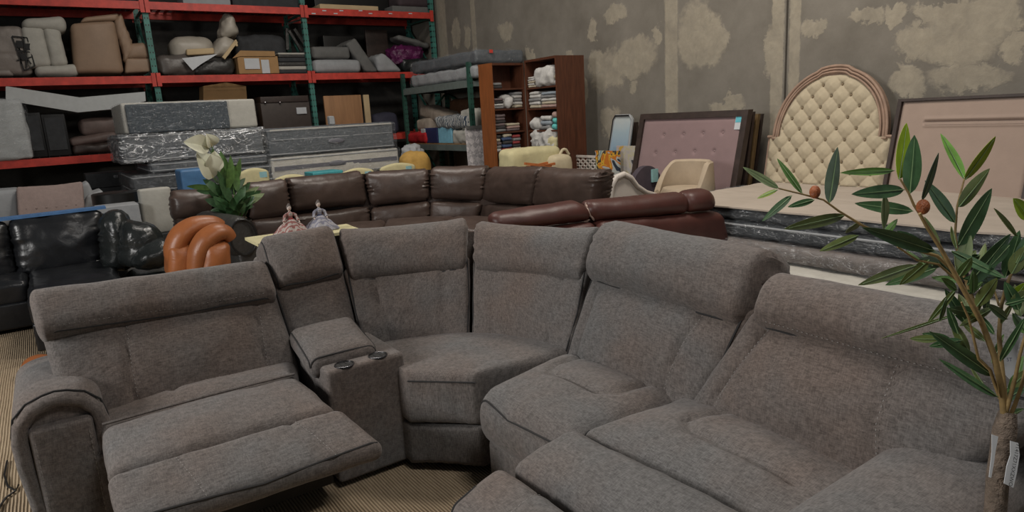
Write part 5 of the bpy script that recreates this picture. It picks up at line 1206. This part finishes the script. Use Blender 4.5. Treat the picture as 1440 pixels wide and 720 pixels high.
for i,(mm,px0,px1,zt_,lb) in enumerate((('darkwood',1050,1061,None,'dark wood panel directly behind the mauve headboard'),('midwood',1055,1068,None,'olive brown wood panel in the row behind the mauve headboard'),('darkwood',1063,1073,None,'thin dark wood panel nearest the wall beside the arched headboard'))):
    X=6.22+i*.10; a=ax(960,158,X); b=ax(px1,[157,160,160][i],X); 
    y0=a.y;y1=b.y; zt=b.z
    vs=[V((X-.12-.03*k_+ (0)*1,y,0)) for k_ in(0,) for y in(y0,y1)]
    P2=lambda u,v,off=0,X=X,y0=y0,y1=y1,zt=zt: V((X-.25+.25*v-off,y0+(y1-y0)*u,zt*v))
    o=slab(P2,0,0,1,1,-.02,.02,'wooden_board',M[mm],None); tag(o,lb,'panel')
# arched tufted headboard
zb=.72
t,P,Wd,Ht=headboard('headboard','arched beige button tufted headboard with bleached wood rim standing on the mattresses','x' and (1080,262),(1257,262),6.42,6.25,zb)
yL=ax(1080,192,6.32).y; yR=ax(1256,190,6.32).y; zS=ax(1168,192,6.32).z; zT=ax(1165,96,6.40).z
Hh=zT-zb
def Q(y,z,off=0): v=(z-zb)/Hh; return V((6.25+.20*v-off,y,z))
ym=(yL+yR)/2; hw=(yL-yR)/2
def outline(ins=0):
    # closed outline: bottom-left, up side to the shoulder, step in, arch, step, down
    r=hw*.90-ins; pts=[(yL-ins,zb),(yL-ins,zS-ins*.3),(ym+r,zS-ins*.3)]
    ra=zT-zS-ins
    n=40
    for i in range(n+1):
        a=PI*i/n; yy=ym+r*math.cos(a); zz=zS+ra*math.sin(a)**.92
        if abs(math.cos(a))<.30: zz=max(zz,zS+ra) if False else zz+.018
        pts.append((yy,zz))
    pts+=[(ym-r,zS-ins*.3),(yR+ins,zS-ins*.3),(yR+ins,zb)]
    return pts
o1=outline(0)
MB().prism([Q(y,z,.0) for y,z in o1],(0,0,0),(.06,0,0)).build('backing_board',M['archwood'],t,smooth=False)
# rim mouldings along the arch
arch=o1[1:-1]
MB().tube([Q(y,z,.012) for y,z in arch],.015,8).build('wood_rim',M['archwood'],t)
ar2=outline(.055)[1:-1]; MB().tube([Q(y,z,.02) for y,z in ar2],.010,8).build('wood_rim',M['archwood'],t)
ar3=outline(.028)[1:-1]; MB().tube([Q(y,z,.008) for y,z in ar3],.013,8).build('wood_rim',M['archwood'],t)
inn2=outline(.075)
def inside(y,z):
    r=hw*.90-.07; ra=zT-zS-.07
    if z<=zS: return min(yL-.02-y,y-yR-.02,z-zb+.01)
    return (1-math.hypot((y-ym)/r,(z-zS)/ra))*r
dy=hw*2/6.6/2; dz=(zS-zb)/70*15.5
def tuft(y,z):
    # diamond lattice: buttons at lattice nodes, valleys between
    a=(y-ym)/dy; b=(z-zb-.02)/dz
    p=(a+b/1.0)/1.0; q=(a-b/1.0)/1.0   # diagonal coordinates
    p=(a+b)/2*1.0; q=(a-b)/2
    fp=abs(p-round(p)); fq=abs(q-round(q))
    h=.034*(min(1,(fp*2.0))**.5)*(min(1,(fq*2.0))**.5)
    dd_=math.hypot((p-round(p))*dy,(q-round(q))*dz) if round(p)==round((a+b)/2) else 1
    return h-.022*math.exp(-(math.hypot((p-round(p)),(q-round(q)))/.11)**2)
nu,nv=170,170; vs=[];fs=[];ids={}
for j in range(nv+1):
    for i in range(nu+1):
        y=yL-.02-(yL-yR-.04)*i/nu; z=zb+(zT-.07-zb)*j/nv; d=inside(y,z)
        if d>-.012:
            e=min(1,max(0,d)/.035); ids[(i,j)]=len(vs); vs.append(Q(y,z,.004+(.012+tuft(y,z))*math.sqrt(e)))
for j in range(nv):
    for i in range(nu):
        k_=[(i,j),(i+1,j),(i+1,j+1),(i,j+1)]
        if all(k in ids for k in k_): fs.append(tuple(ids[k] for k in k_))
MB().add(vs,fs).build('tufted_panel',M['tufted'],t)
cnt=0
for ia in range(-12,13):
    for ib in range(0,20):
        if (ia+ib)%2==0:
            y=ym+ia*dy; z=zb+.02+ib*dz
            if inside(y,z)>.05 and cnt<100: cnt+=1; MB().ball(Q(y,z,.012),(.006,.012,.012),8).build('button',mat('b',(.20,.15,.09),.9) if cnt==1 else bpy.data.materials['b'],t)
bpy.data.materials['b'].name='beige_button'
# taupe rectangular headboard
t,P,Wd,Ht=headboard('headboard','x','x' and (1267,140),(1475,128.5),6.42,6.22,.72)
t['label']='wide pinkish taupe upholstered headboard with dark frame at the right edge'
slab(P,0,0,.030,1,-.03,.05,'frame',M['darkwood'],t); slab(P,.03,.972,1,1,-.03,.05,'frame',M['darkwood'],t); slab(P,.975,0,1,.972,-.03,.05,'frame',M['darkwood'],t)
def invP(px,py,off=.03):
    a=rayplane(px,py,P(0,0,off),(P(1,0)-P(0,0)).cross(P(0,1)-P(0,0))); return (a.y-P(0,0).y)/(P(1,0).y-P(0,0).y),(a.z-P(0,0).z)/(P(0,1).z-P(0,0).z)
uA,vA=invP(1301,172); print('taupe',uA,vA,Wd,Ht)
def h2(u,v):
    e=max(0,min(1,min(u-.03,.975-u,.972-v)/.02)); h=.01+.02*e
    d=99
    if u>uA-.01: d=abs(v-vA)*Ht
    if u>uA: pass
    d2=abs(u-uA)*Wd if v<vA-.0 and False else 99
    d=min(d,d2)
    h-=.014*math.exp(-(d/.012)**2)-.010*math.exp(-((d-.03)/.014)**2)
    return h
face(P,90,140,h2,.03,0,.975,.972,'upholstered_panel',M['taupepanel'],t)
slab(P,uA,vA-.028,.965,vA+.0,.028,.042,'raised_trim',M['taupepanel'],t)
# ------------------------------------------------------------------ framed mirror-like picture and penguin-free colourful print
def skyprint():
    m,t_,b=nt('pale_seascape_print'); co=N(t_,'ShaderNodeTexCoord').outputs['Object']; sp=N(t_,'ShaderNodeSeparateXYZ'); t_.links.new(co,sp.inputs[0])
    n=noisetex(t_,co,7,4,.6); f=math_(t_,'ADD',math_(t_,'MULTIPLY',sp.outputs[2],.62),math_(t_,'MULTIPLY',n.outputs['Fac'],.12))
    r=ramp(t_,f,[(.60,(.46,.48,.48)),(.68,(.12,.20,.28)),(.73,(.26,.36,.45)),(.85,(.34,.43,.48)),(.95,(.46,.50,.50))]); pass
    t_.links.new(r.outputs[0],b.inputs['Base Color']); b.inputs['Roughness'].default_value=.3; return m
def colorprint():
    m,t_,b=nt('multicolour_abstract_print'); co=N(t_,'ShaderNodeTexCoord').outputs['Object']; w=noisetex(t_,co,3.0,2,.5,2.2)
    r=ramp(t_,w.outputs['Fac'],[(.30,(.02,.03,.05)),(.38,(.40,.42,.40)),(.44,(.50,.16,.02)),(.49,(.62,.36,.04)),(.53,(.05,.04,.04)),(.58,(.45,.44,.30)),(.63,(.20,.30,.36)),(.72,(.06,.07,.06))]); r.color_ramp.interpolation='CONSTANT'
    t_.links.new(r.outputs[0],b.inputs['Base Color']); b.inputs['Roughness'].default_value=.5; return m
X=6.15
def xq(*p,X=X): return ax(*p,X)
t=thing('framed_picture','tall narrow pale blue seascape picture in dark rounded frame leaning on the wall','picture',(6.2,6.2,0))
c4=[xq(855,238),xq(883,236),xq(889,162),xq(863,163)]
lo=[V((p.x-.12,p.y,0)) for p in(c4[0],c4[1])]
poly=[V((6.02,c4[0].y+.0,.35)),V((6.02,c4[1].y,.35)),c4[2]+V((0,0,-.05)),c4[2].lerp(c4[3],.12),c4[3].lerp(c4[2],.12),c4[3]+V((0,0,-.05))]
MB().prism([p+V((0,0,0)) for p in poly],(0,0,0),(.03,0,0)).build('canvas',skyprint(),t,smooth=False)
MB().tube([p for p in poly],.016,8,closed=True).build('frame',M['palegrey'],t)
MB().tube([p+V((-.012,(ym-ym),0)) for p in(poly[0],poly[5],poly[4],poly[3])],.010,6).build('inner_edge',M['black'],t)
for i in(0,1): p=poly[i]; MB().bar(V((6.02,p.y,0)),V((6.02,p.y,.37)),.03).build('stand_foot',M['darkwood'],t,smooth=False)
a,b=xq(884,172,X=6.3),xq(897,222,X=6.3); t=MB().box((6.3,(a.y+b.y)/2,a.z/2),(.04,abs(a.y-b.y),a.z)); tag(t.build('wooden_board',M['darkwood'],smooth=False),'narrow dark panel right behind the tall seascape picture','panel')
a,b=xq(838,215,X=5.9),xq(872,262,X=5.9); zt=xq(855,212,X=5.9).z
t=thing('framed_picture','colourful orange, white and black abstract print beside the lattice on the floor','picture',(5.9,(a.y+b.y)/2,0)); cp_m=colorprint()
MB().box((5.9,(a.y+b.y)/2,zt/2),(.03,abs(a.y-b.y),zt),ry=.0).build('canvas',cp_m,t,smooth=False)
a,b=xq(868,205,X=6.0),xq(895,262,X=6.0); zt=xq(882,205,X=6.0).z
t=thing('framed_picture','pale print with yellow and grey figures between seascape and mauve headboard','picture',(6.0,(a.y+b.y)/2,0))
cp2=cp_m.copy(); cp2.name='pale_abstract_print'
for n_ in cp2.node_tree.nodes:
    if n_.type=='VALTORGB':
        for e,c_ in zip(n_.color_ramp.elements,[(.05,.05,.06),(.40,.38,.36),(.44,.40,.36),(.46,.42,.28),(.45,.42,.38),(.42,.36,.34),(.5,.32,.06),(.3,.3,.3)]): e.color=(*c_,1)
MB().box((6.0,(a.y+b.y)/2,zt/2),(.03,abs(a.y-b.y),zt)).build('canvas',cp2,t,smooth=False)
# ------------------------------------------------------------------ mattresses at the right
zt=.74; 
def rmat(label,x0,x1,y0,y1,z0,z1,m,seed,wrap=True,cover=None,lines=(),wr=.008,r=.05,wrp=.03):
    t=thing('mattress',label,'mattress',((x0+x1)/2,(y0+y1)/2,z0),'mattress pile along the right wall')
    c=V(((x0+x1)/2,(y0+y1)/2,(z0+z1)/2)); v_,f_=puffgrid(x1-x0,y1-y0,z1-z0-.006,r,.05,(0,0,0),0,wr,4,0,seed); MB().add([V((p.x,p.y,max(-(z1-z0)/2,min(p.z,(z1-z0)/2)))) +c for p in v_],f_).build('mattress_body',m,t)
    for zz in lines: MB().tube([V((x1-.1,y1+.008,zz)),V((x0+.05,y1+.008,zz)),V((x0+.01,y1-.01,zz)),V((x0-.008,y1-.06,zz)),V((x0-.008,y0+.05,zz))],.010,6).build('tape_edge',M['palegrey'],t)
    if wrap:
        v_,f_=puffgrid(x1-x0+.06,y1-y0+.06,z1-z0,r,.04,(0,0,0),0,wrp,7,0,seed+3); MB().add([V((p.x,p.y,max(-(z1-z0)/2,min(p.z,(z1-z0)/2+.003))))+c for p in v_],f_).build('plastic_wrap',M['wrap'],t)
    return t
xe=az(1097,292,zt).x; ye=az(1090,292,zt).y
print('bed edge',xe,ye,az(1440,312,zt))
x0=4.62
rmat('white box spring on the floor at the bottom of the right pile',4.35,6.0,1.0,3.95,.0,.337,M['mattwhite'],1,wrap=False,r=.04)
rmat('mattress in brown grey crumpled plastic just above the white box spring',4.52,6.02,1.02,3.92,.343,.475,mat('taupe_mattress',(.14,.12,.11),.7,0,.3,12,bump=.4),2,wrp=.03)
rmat('dark quilted mattress in clear plastic in the middle of the right pile',4.62,6.10,1.0,3.94,.48,.61,M['mattdark'],3,lines=(.585,))
rmat('dark grey topmost mattress of the right pile under the beige sheet',4.64,6.12,.98,3.92,.615,.715,M['mattdark'],4)
q=[(4.68,1.0),(4.62,2.4),(4.66,3.9),(4.70,4.1)]
vs=[];fs=[];nu,nv=60,80
for j in range(nv+1):
    for i in range(nu+1):
        u,v=i/nu,j/nv; x=4.60+1.62*u; y=.95+(3.32)*v
        z=.728+.010*noise.noise(V((x*3,y*3,1)))+.006*noise.noise(V((x*9,y*2,3)))+.006*abs(noise.noise(V((x*2+y,y*1.5-x,7))))
        if y>3.98: z-=.0+0.30*(y-3.98)**1.0*0
        vs.append(V((x+.03*noise.noise(V((y*3,0,5)))*(1-u),y,z)))
for j in range(nv):
    for i in range(nu): a=j*(nu+1)+i; fs.append((a,a+1,a+nu+2,a+nu+1))
m0=len(vs); vs+=[v-V((0,0,.012)) for v in vs]
fs+=[tuple(m0+k for k in f[::-1]) for f in fs]
edge=[i for i in range(nu+1)]+[j*(nu+1)+nu for j in range(1,nv+1)]+[nv*(nu+1)+i for i in range(nu-1,-1,-1)]+[j*(nu+1) for j in range(nv-1,0,-1)]
for a,b in zip(edge,edge[1:]+edge[:1]): fs.append((a,m0+a,m0+b,b))
tag(MB().add(vs,fs).build('bed_sheet',M['sheet']),'beige sheet spread over the top of the right mattress pile','sheet')
# wrapped block at left end of the pile
rmat('short grey block in clear plastic between burgundy sofa and right pile',4.72,6.0,3.99,4.42,.42,.715,M['mattgrey'],7,lines=())
o=block('crate_box','dark carton beneath the short grey plastic wrapped block','box',M['charcoal'],1020,330,1060,350,4.0,.4,z0=0,ztop=.415)
# lower right white mattress next to it seen over the grey headrest
rmat('cream white mattress lying low in front of the right pile',3.2,4.30,.9,3.3,.0,.33,M['mattwhite'],9,wrap=False,r=.06)
tb=thing('metal_bed_frame','black metal bed frame rail crossing above the white mattress at far right','bed',(4.0,1.6,0))
a=az(1350,395,.55);b=az(1450,410,.55)
_z=ax(1390,397,4.0).z; MB().bar(V((4.0,ax(1335,392,4.0).y,_z)),V((4.0,1.0,_z)),.04,.05).build('side_rail',M['blackmetal'],tb,smooth=False)
a=ax(1357,396,4.0); MB().bar(a,V((a.x,a.y,.33)),.04).bar(a,ax(1355,372,4.0),.03).build('leg',M['blackmetal'],tb,smooth=False); a=ax(1440,400,4.0); MB().bar(a,V((a.x,a.y,.33)),.04).build('leg',M['blackmetal'],tb,smooth=False); MB().bar(V((4.0,1.02,.33)),V((4.0,1.02,_z)),.04).build('leg',M['blackmetal'],tb,smooth=False)
# ------------------------------------------------------------------ cream board and dolls on the sofa backs
bz=.985
brd=MB().prism([V((.84,3.60,bz)),V((1.40,3.56,bz)),V((1.42,3.84,bz)),V((.84,3.88,bz))],(0,0,0),(0,0,.016)); 
tag(brd.build('cream_board',M['paleyellow'],smooth=False),'cream board laid behind the console headrest, under the two porcelain dolls','board')
tag(MB().box((1.22,3.76,.49),(.50,.16,.978),bev=.01).build('crate_box',M['charcoal']),'tall dark carton behind the console that carries the cream board','box')
def doll(px,py_top,py_bot,label,dress,trim,lean=0,fan=0):
    Y=3.72; b=ay(px,py_bot,Y); zt=ay(px,py_top,Y).z; z0=bz+.018; H_=max(.12,zt-z0)
    t=thing('doll',label,'doll',(b.x,Y,z0),'porcelain dolls on the cream board')
    c=V((b.x,Y,z0)); k=H_
    # skirt with flounces
    vs=[];fs=[];n=36;prof=[(.0,0),(.50,0),(.52,.03),(.42,.14),(.40,.16),(.30,.30),(.20,.40),(.11,.50),(.0,.52)]
    for r_,z in prof:
        for a in range(n):
            g=2*PI*a/n; w=1+.10*math.sin(g*9)*(z<.35); vs.append(c+V((r_*k*math.cos(g)*w*(1.15),r_*k*math.sin(g)*w*.7,z*k)))
    for i in range(len(prof)-1):
        for a in range(n): fs.append((i*n+a,i*n+(a+1)%n,(i+1)*n+(a+1)%n,(i+1)*n+a))
    MB().add(vs,fs).build('skirt',dress,t)
    body=MB(); body.lathe([(.0,.47*k),(.085*k,.48*k),(.075*k,.56*k),(.10*k,.66*k),(.105*k,.70*k),(.04*k,.745*k),(.032*k,.78*k),(.0,.79*k)],c,16,1,.75)
    body.build('bodice',dress,t)
    hd=MB().ball(c+V((0,0,.86*k)),(.068*k,.066*k,.085*k),16); hd.ball(c+V((0,-.066*k,.855*k)),(.01*k,.014*k,.014*k),6)
    hd.lathe([(.03*k,.74*k),(.028*k,.80*k)],c,10); h=hd.build('head',M['skin'],t)
    for sx in(-1,1): MB().ball(c+V((sx*.025*k,-.060*k,.872*k)),(.008*k,.006*k,.008*k),6).build('eye',M['black'],h)
    MB().ball(c+V((0,-.064*k,.828*k)),(.014*k,.006*k,.005*k),6).build('mouth',mat('red_lips',(.4,.05,.05),.5) if 'red_lips' not in bpy.data.materials else bpy.data.materials['red_lips'],h)
    MB().ball(c+V((0,.018*k,.89*k)),(.078*k,.07*k,.085*k),14).ball(c+V((.01*k,.03*k,.97*k)),(.045*k,.045*k,.04*k),10).build('hair',M['hair'],t)
    for sx in(-1,1):
        s0=c+V((sx*.09*k,0,.69*k)); el=c+V((sx*.20*k,-.03*k,.52*k)); ha=c+V((sx*(.13+.12*fan)*k,-.12*k,(.46-.06*fan)*k))
        MB().tube([s0,s0.lerp(el,.5)+V((sx*.02*k,0,.02*k)),el,el.lerp(ha,.6)],[.035*k,.055*k,.045*k,.05*k],10).build('sleeve',dress,t)
        MB().tube([el.lerp(ha,.55),ha],[.02*k,.018*k],8).ball(ha,(.022*k,.022*k,.026*k),8).build('hand',M['skin'],t)
    MB().lathe([(.088*k,.49*k),(.092*k,.51*k),(.088*k,.53*k)],c,16,1,.8).build('sash',trim,t)
    return t
M['dressred']=stripe_mat('cream_red_patterned_dress',(.42,.36,.33),(.27,.11,.10),22); M['dressblue']=stripe_mat('white_lilac_dress',(.38,.37,.40),(.22,.22,.28),22)
doll(410,286,322,'porcelain doll in cream and red flounced dress, left of the two on board',M['dressred'],M['redcloth'],fan=1)
doll(451,281,318,'porcelain doll in white and lilac dress, right of the two on board',M['dressblue'],M['navy'],fan=.7)
# ------------------------------------------------------------------ leaves
def leaf(mb,base,tip,w,bend=.08,fold=.18,side=None,n=9):
    base,tip=V(base),V(tip); ax_=(tip-base); L=ax_.length; d=ax_.normalized()
    s=side if side is not None else V((random.uniform(-1,1),random.uniform(-1,1),random.uniform(-1,1)))
    x=d.cross(s).normalized(); nrm=x.cross(d)
    vs=[];fs=[]
    for i in range(n+1):
        t=i/n; ww=w/2*(math.sin(PI*min(1,t**.8*1.0))**.75 if 0<t<1 else 0)+.0004
        c=base+d*L*t+nrm*bend*L*math.sin(PI*t)
        vs+=[c-x*ww+nrm*ww*fold,c,c+x*ww+nrm*ww*fold,c-x*ww+nrm*(ww*fold-.0006),c-nrm*.0008,c+x*ww+nrm*(ww*fold-.0006)]
    for i in range(n):
        a=i*6;b=a+6
        fs+=[(a,a+1,b+1,b),(a+1,a+2,b+2,b+1),(a+4,a+3,b+3,b+4),(a+5,a+4,b+4,b+5),(a,b,b+3,a+3),(a+2,a+5,b+5,b+2)]
    mb.add(vs,fs)
# peace lily
L_=thing('potted_peace_lily','peace lily plant with white flowers standing on the brown sofa seat','plant',(1.7,6.85,.50))
YL=6.88; pc=ay(330,300,YL)
def lp(px,py,dy=0): return ay(px,py,YL+dy)
MB().lathe([(0,.0),(.11,0),(.14,.18),(.15,.20),(.14,.21),(.13,.18),(.0,.17)],(pc.x,YL,.505),24).build('pot',M['pot'],L_)
MB().lathe([(0,.69),(.13,.69)],(pc.x,YL,0),20).build('soil',M['soil'],L_)
stems=MB(); dk_=MB(); md_=MB(); yl_=MB(); pl_=MB()
base=V((pc.x,YL,.69))
random.seed(4)
sidev=V((0,-1,.25))
lv=[((318,262),(298,210),16,yl_),((322,270),(310,212),22,md_),((320,268),(324,218),14,md_),((328,262),(338,222),12,yl_),((300,265),(262,262),10,md_),((312,275),(285,252),16,dk_),((322,282),(292,268),18,dk_),((330,285),(352,256),14,dk_),((335,282),(365,262),12,pl_),((332,280),(368,268),14,dk_),((340,288),(372,272),14,pl_),((318,290),(288,280),16,dk_),((328,292),(345,262),16,dk_),((325,285),(306,240),16,dk_),((330,275),(318,236),16,dk_),((336,290),(358,276),16,dk_),((322,295),(300,276),18,dk_),((334,270),(330,232),12,md_),((326,272),(345,250),12,dk_),((300,270),(276,268),10,dk_),((342,290),(356,290),10,dk_),((318,300),(296,296),16,dk_),((326,300),(312,276),16,dk_),((332,300),(344,280),16,dk_)]
for (bx_,tp,w,mb) in lv:
    dy_=random.uniform(-.12,.12); b_=lp(*bx_,dy_*.6); leaf(mb,b_,lp(*tp,dy_),w*6.4/937*.82,bend=random.uniform(-.1,.1),side=V((random.uniform(-.5,.5),-1,random.uniform(-.3,.5))))
    stems.tube([base+V((random.uniform(-.05,.05),random.uniform(-.05,.05),0)),(base+b_)/2+V((random.uniform(-.02,.02),0,.03)),b_],[.006,.005,.004],6)
for i in range(26):
    a=random.uniform(0,2*PI); b_=base+V((math.cos(a)*.08,math.sin(a)*.08,random.uniform(.02,.14))); tp=b_+V((math.cos(a)*random.uniform(.06,.16),math.sin(a)*random.uniform(.08,.18),random.uniform(.05,.22)))
    leaf(dk_,b_,tp,.07,bend=.1,side=V((math.cos(a)*.4,math.sin(a)*.4,1))); stems.tube([base,b_],[.005,.004],5)
for m_,mm in((dk_,'leafdark'),(md_,'leafmid'),(yl_,'leafmid'),(pl_,'leafpale')): m_.build('leaves',M[mm],L_)
for (b_,tp,w) in (((294,208),(258,200),26),((298,206),(290,188),20),((300,250),(276,214),34),((296,240),(302,212),24)):
    fl=MB(); leaf(fl,lp(*b_,-.03),lp(*tp,-.08),w*6.4/937,bend=.12,fold=.6,side=V((.2,-1,.2)),n=12); f_=fl.build('flower_spathe',M['petal'],L_)
    stems.tube([base,base.lerp(lp(*b_),.5)+V((.02,0,.05)),lp(*b_,-.03)],[.005,.0045,.004],6)
    MB().tube([lp(*b_,-.04),lp(*b_,-.06).lerp(lp(*tp,-.1),.4)],[.006,.005],6).build('flower_spadix',M['paleyellow'],f_)
stems.build('stems',M['leafmid'],L_)
# ------------------------------------------------------------------ foreground artificial olive tree
TD=1.12
tb=af(1398,715,TD)
T_=thing('olive_tree','artificial olive tree with narrow leaves and russet fruit in right foreground','tree',(tb.x,tb.y,0))
def tp_(px,py,dd=0): return af(px,py,TD+dd)
trunk=[V((tb.x+.005,tb.y,.02)),V((tb.x-.01,tb.y,.35)),tp_(1396,760),tp_(1400,715),tp_(1403,670),tp_(1408,635),tp_(1413,605),tp_(1417,580)]
MB().tube(trunk,[.018,.0175,.0165,.016,.0165,.016,.0175,.013],12).build('trunk',M['bark'],T_)
MB().lathe([(0,0),(.11,0),(.13,.02),(.15,.26),(.16,.27),(.16,.29),(.14,.29),(.135,.24),(0,.24)],(tb.x,tb.y,0),28).build('pot',M['pot'],T_)
MB().lathe([(0,.245),(.135,.245)],(tb.x,tb.y,0),20).build('soil',M['soil'],T_)
def branch(pts,r0,r1,dd):
    P=[tp_(x,y,dd*i/(len(pts)-1)) for i,(x,y) in enumerate(pts)]; n=len(P)
    MB().tube(P,[r0+(r1-r0)*i/(n-1) for i in range(n)],8).build('branch',M['stem'],T_)
branch([(1414,600),(1408,545),(1398,500),(1380,452),(1362,420),(1340,380),(1322,348),(1303,318),(1293,300)],.0058,.0026,-.06)
branch([(1293,300),(1285,288),(1278,272),(1266,252)],.0026,.0016,.0)
branch([(1345,385),(1318,360),(1290,352),(1262,345),(1240,330),(1213,317),(1180,297),(1158,281),(1128,273),(1095,265)],.003,.0012,-.02)
branch([(1350,398),(1320,372),(1290,366),(1262,347)],.002,.0015,-.02)
branch([(1382,455),(1360,400),(1347,360),(1343,330),(1346,290),(1356,252)],.0034,.0014,.05)
branch([(1416,600),(1412,550),(1407,500),(1405,470),(1408,430),(1416,400),(1428,370),(1444,345)],.0048,.002,.04)
branch([(1412,590),(1420,560),(1428,530),(1434,500),(1445,460)],.004,.002,-.05)
branch([(1406,560),(1392,520),(1376,505),(1368,470),(1362,447),(1352,425)],.003,.0015,-.04)
branch([(1405,430),(1398,408),(1393,398)],.002,.0012,.02)
branch([(1418,590),(1427,570),(1436,545),(1442,520)],.0035,.0025,-.02)
LF=[(1095,265,1045,235,9,'p'),(1128,272,1093,223,8,'m'),(1093,267,1065,279,5,'y'),(1113,275,1072,311,9,'d'),(1145,281,1108,291,8,'d'),(1166,286,1178,207,18,'g'),(1188,303,1103,322,14,'o'),(1207,331,1153,353,11,'o'),(1207,313,1190,328,14,'o'),(1257,240,1182,243,9,'b'),
(1271,267,1198,273,16,'d'),(1284,297,1202,286,15,'d'),(1243,275,1243,323,15,'p'),(1264,252,1275,173,27,'y'),(1279,273,1286,190,22,'d'),(1297,282,1320,215,11,'g'),(1343,313,1301,254,19,'d'),(1355,251,1323,188,17,'b'),(1357,253,1400,192,15,'y'),(1348,291,1392,237,19,'o'),(1347,345,1395,265,30,'d'),
(1446,308,1425,279,19,'y'),(1430,332,1398,293,8,'o'),(1314,353,1213,320,17,'d'),(1348,378,1364,328,18,'p'),(1338,353,1414,391,14,'d'),(1360,401,1421,329,24,'d'),(1288,373,1207,401,13,'o'),(1318,376,1245,401,14,'d'),(1413,390,1434,324,16,'d'),(1422,385,1443,346,18,'o'),(1373,431,1402,391,15,'o'),(1360,413,1382,396,8,'m'),
(1358,454,1329,407,14,'d'),(1435,445,1427,400,13,'o'),(1345,408,1324,391,10,'m'),(1311,374,1295,354,9,'g'),(1413,428,1443,420,7,'d'),(1397,529,1307,466,17,'d'),(1345,442,1240,476,4,'o'),(1363,496,1337,449,12,'o'),(1403,558,1321,505,13,'d'),(1398,470,1376,441,7,'d'),(1406,508,1441,447,9,'d'),(1387,548,1364,512,11,'o'),(1416,570,1439,500,11,'m'),
(1345,350,1338,318,9,'o'),(1322,345,1300,305,8,'o'),(1300,345,1262,325,10,'d'),(1330,365,1290,345,9,'g'),(1350,395,1310,390,9,'m'),(1352,380,1372,352,12,'o'),(1425,420,1442,398,12,'y'),(1414,560,1442,545,12,'d'),(1420,545,1446,520,14,'o'),(1385,480,1352,452,9,'o'),(1395,510,1412,470,8,'m'),(1375,505,1345,500,7,'d'),(1428,370,1446,330,12,'d'),(1408,455,1425,425,10,'o'),(1415,585,1440,575,8,'d'),
(1445,470,1424,440,12,'m'),(1300,372,1275,352,10,'m'),(1258,342,1275,326,9,'g'),(1244,330,1262,308,8,'m'),(1335,372,1318,338,9,'d')]
random.seed(5)
for _ in range(26):
    x=random.uniform(1300,1438); y=random.uniform(340,480); a=random.uniform(-2.6,-.5) if random.random()<.6 else random.uniform(2.2,3.4); L=random.uniform(30,62)
    LF.append((x,y,x+L*math.cos(a),y+L*math.sin(a),random.uniform(8,15),random.choice('ddmogo')))
LM={'d':'leafdark','m':'leafmid','y':'leafyellow','p':'leafpale','o':'leafolive','g':'leafgrey','b':'leafbright'}
M['leafolive']=mat('leaf_olive_green',(.12,.155,.045),.4,0,.25,30); M['leafgrey']=mat('leaf_grey_green',(.085,.125,.085),.5,0,.25,30); M['leafbright']=mat('leaf_bright_green',(.16,.34,.06),.4,0,.25,30)
mbs={k:MB() for k in LM}
random.seed(11); ribs=MB()
for (bx_,by_,tx_,ty_,w,k) in LF:
    d0=random.uniform(-.04,.05); d1=d0+random.uniform(-.035,.035)
    b_=tp_(bx_,by_,d0*.4); e_=tp_(tx_,ty_,d1)
    bd_=random.uniform(-.05,.05); ribs.tube([b_-FW*.0012,b_.lerp(e_,.5)-FW*.0016,b_.lerp(e_,.93)-FW*.001],[.0009,.0006,.0003],5)
    leaf(mbs[k],b_,e_,w*TD/937*1.13,bend=.0,fold=random.choice([.15,.25,-.12]),side=-FW+V((random.uniform(-.35,.35),random.uniform(-.35,.35),random.uniform(-.2,.4))),n=12)
for k,mb in mbs.items(): mb.build('leaves',M[LM[k]],T_)
ribs.build('leaf_midribs',M['rib'],T_)
for px,py,r_ in((1146,270,.0098),(1298,291,.0115)):
    c=tp_(px,py,-.02); o=MB().ball(c,(r_*.9,r_*.9,r_*1.12),16).build('fruit',M['olivefruit'],T_)
# care tags
def tagq(pts,dd,name,m=M['paper']):
    P=[tp_(x,y,dd) for x,y in pts]; return MB().prism(P,(0,0,0),FW*.0012).build(name,m,T_,smooth=False)
t1=tagq([(1421,620),(1432,623),(1434,640),(1430,665),(1425,686),(1412,680),(1416,655),(1421,640)],-.025,'care_tag')
tagq([(1395,611),(1404,614),(1400,635),(1398,650),(1394,672),(1391,671),(1394,645),(1395,635)],-.022,'care_tag')
tagq([(1433,462),(1436,475),(1429,500),(1431,520),(1420,533),(1405,518),(1415,490),(1425,474)],.02,'hang_tag')
def text(s,c,xdir,ydir,size,m,parent,name='printed_text'):
    cu=bpy.data.curves.new(name,'FONT'); cu.body=s; cu.size=size; cu.align_x='CENTER'; cu.align_y='CENTER'; o=bpy.data.objects.new(name,cu); me=o.to_mesh().copy(); bpy.data.objects.remove(o); me.materials.append(m); o=bpy.data.objects.new(name,me); COL.objects.link(o)
    x=V(xdir).normalized(); z=x.cross(V(ydir)).normalized(); y=z.cross(x)
    Mx=Matrix((x,y,z)).transposed().to_4x4(); o.parent=parent; o.matrix_local=Matrix.Translation(V(c)-wloc(parent))@Mx; return o
a,b=tp_(1431,627,-.028),tp_(1421,681,-.028)
text('71417Z71XXZWO',(a+b)/2,b-a,tp_(1430,655)-tp_(1400,650),.0088,M['black'],t1)
a,b=tp_(1420,510,.016),tp_(1419,502,.016); text('ST',(a+b)/2,RT2,UP2,.009,M['navy'],T_,'printed_text')
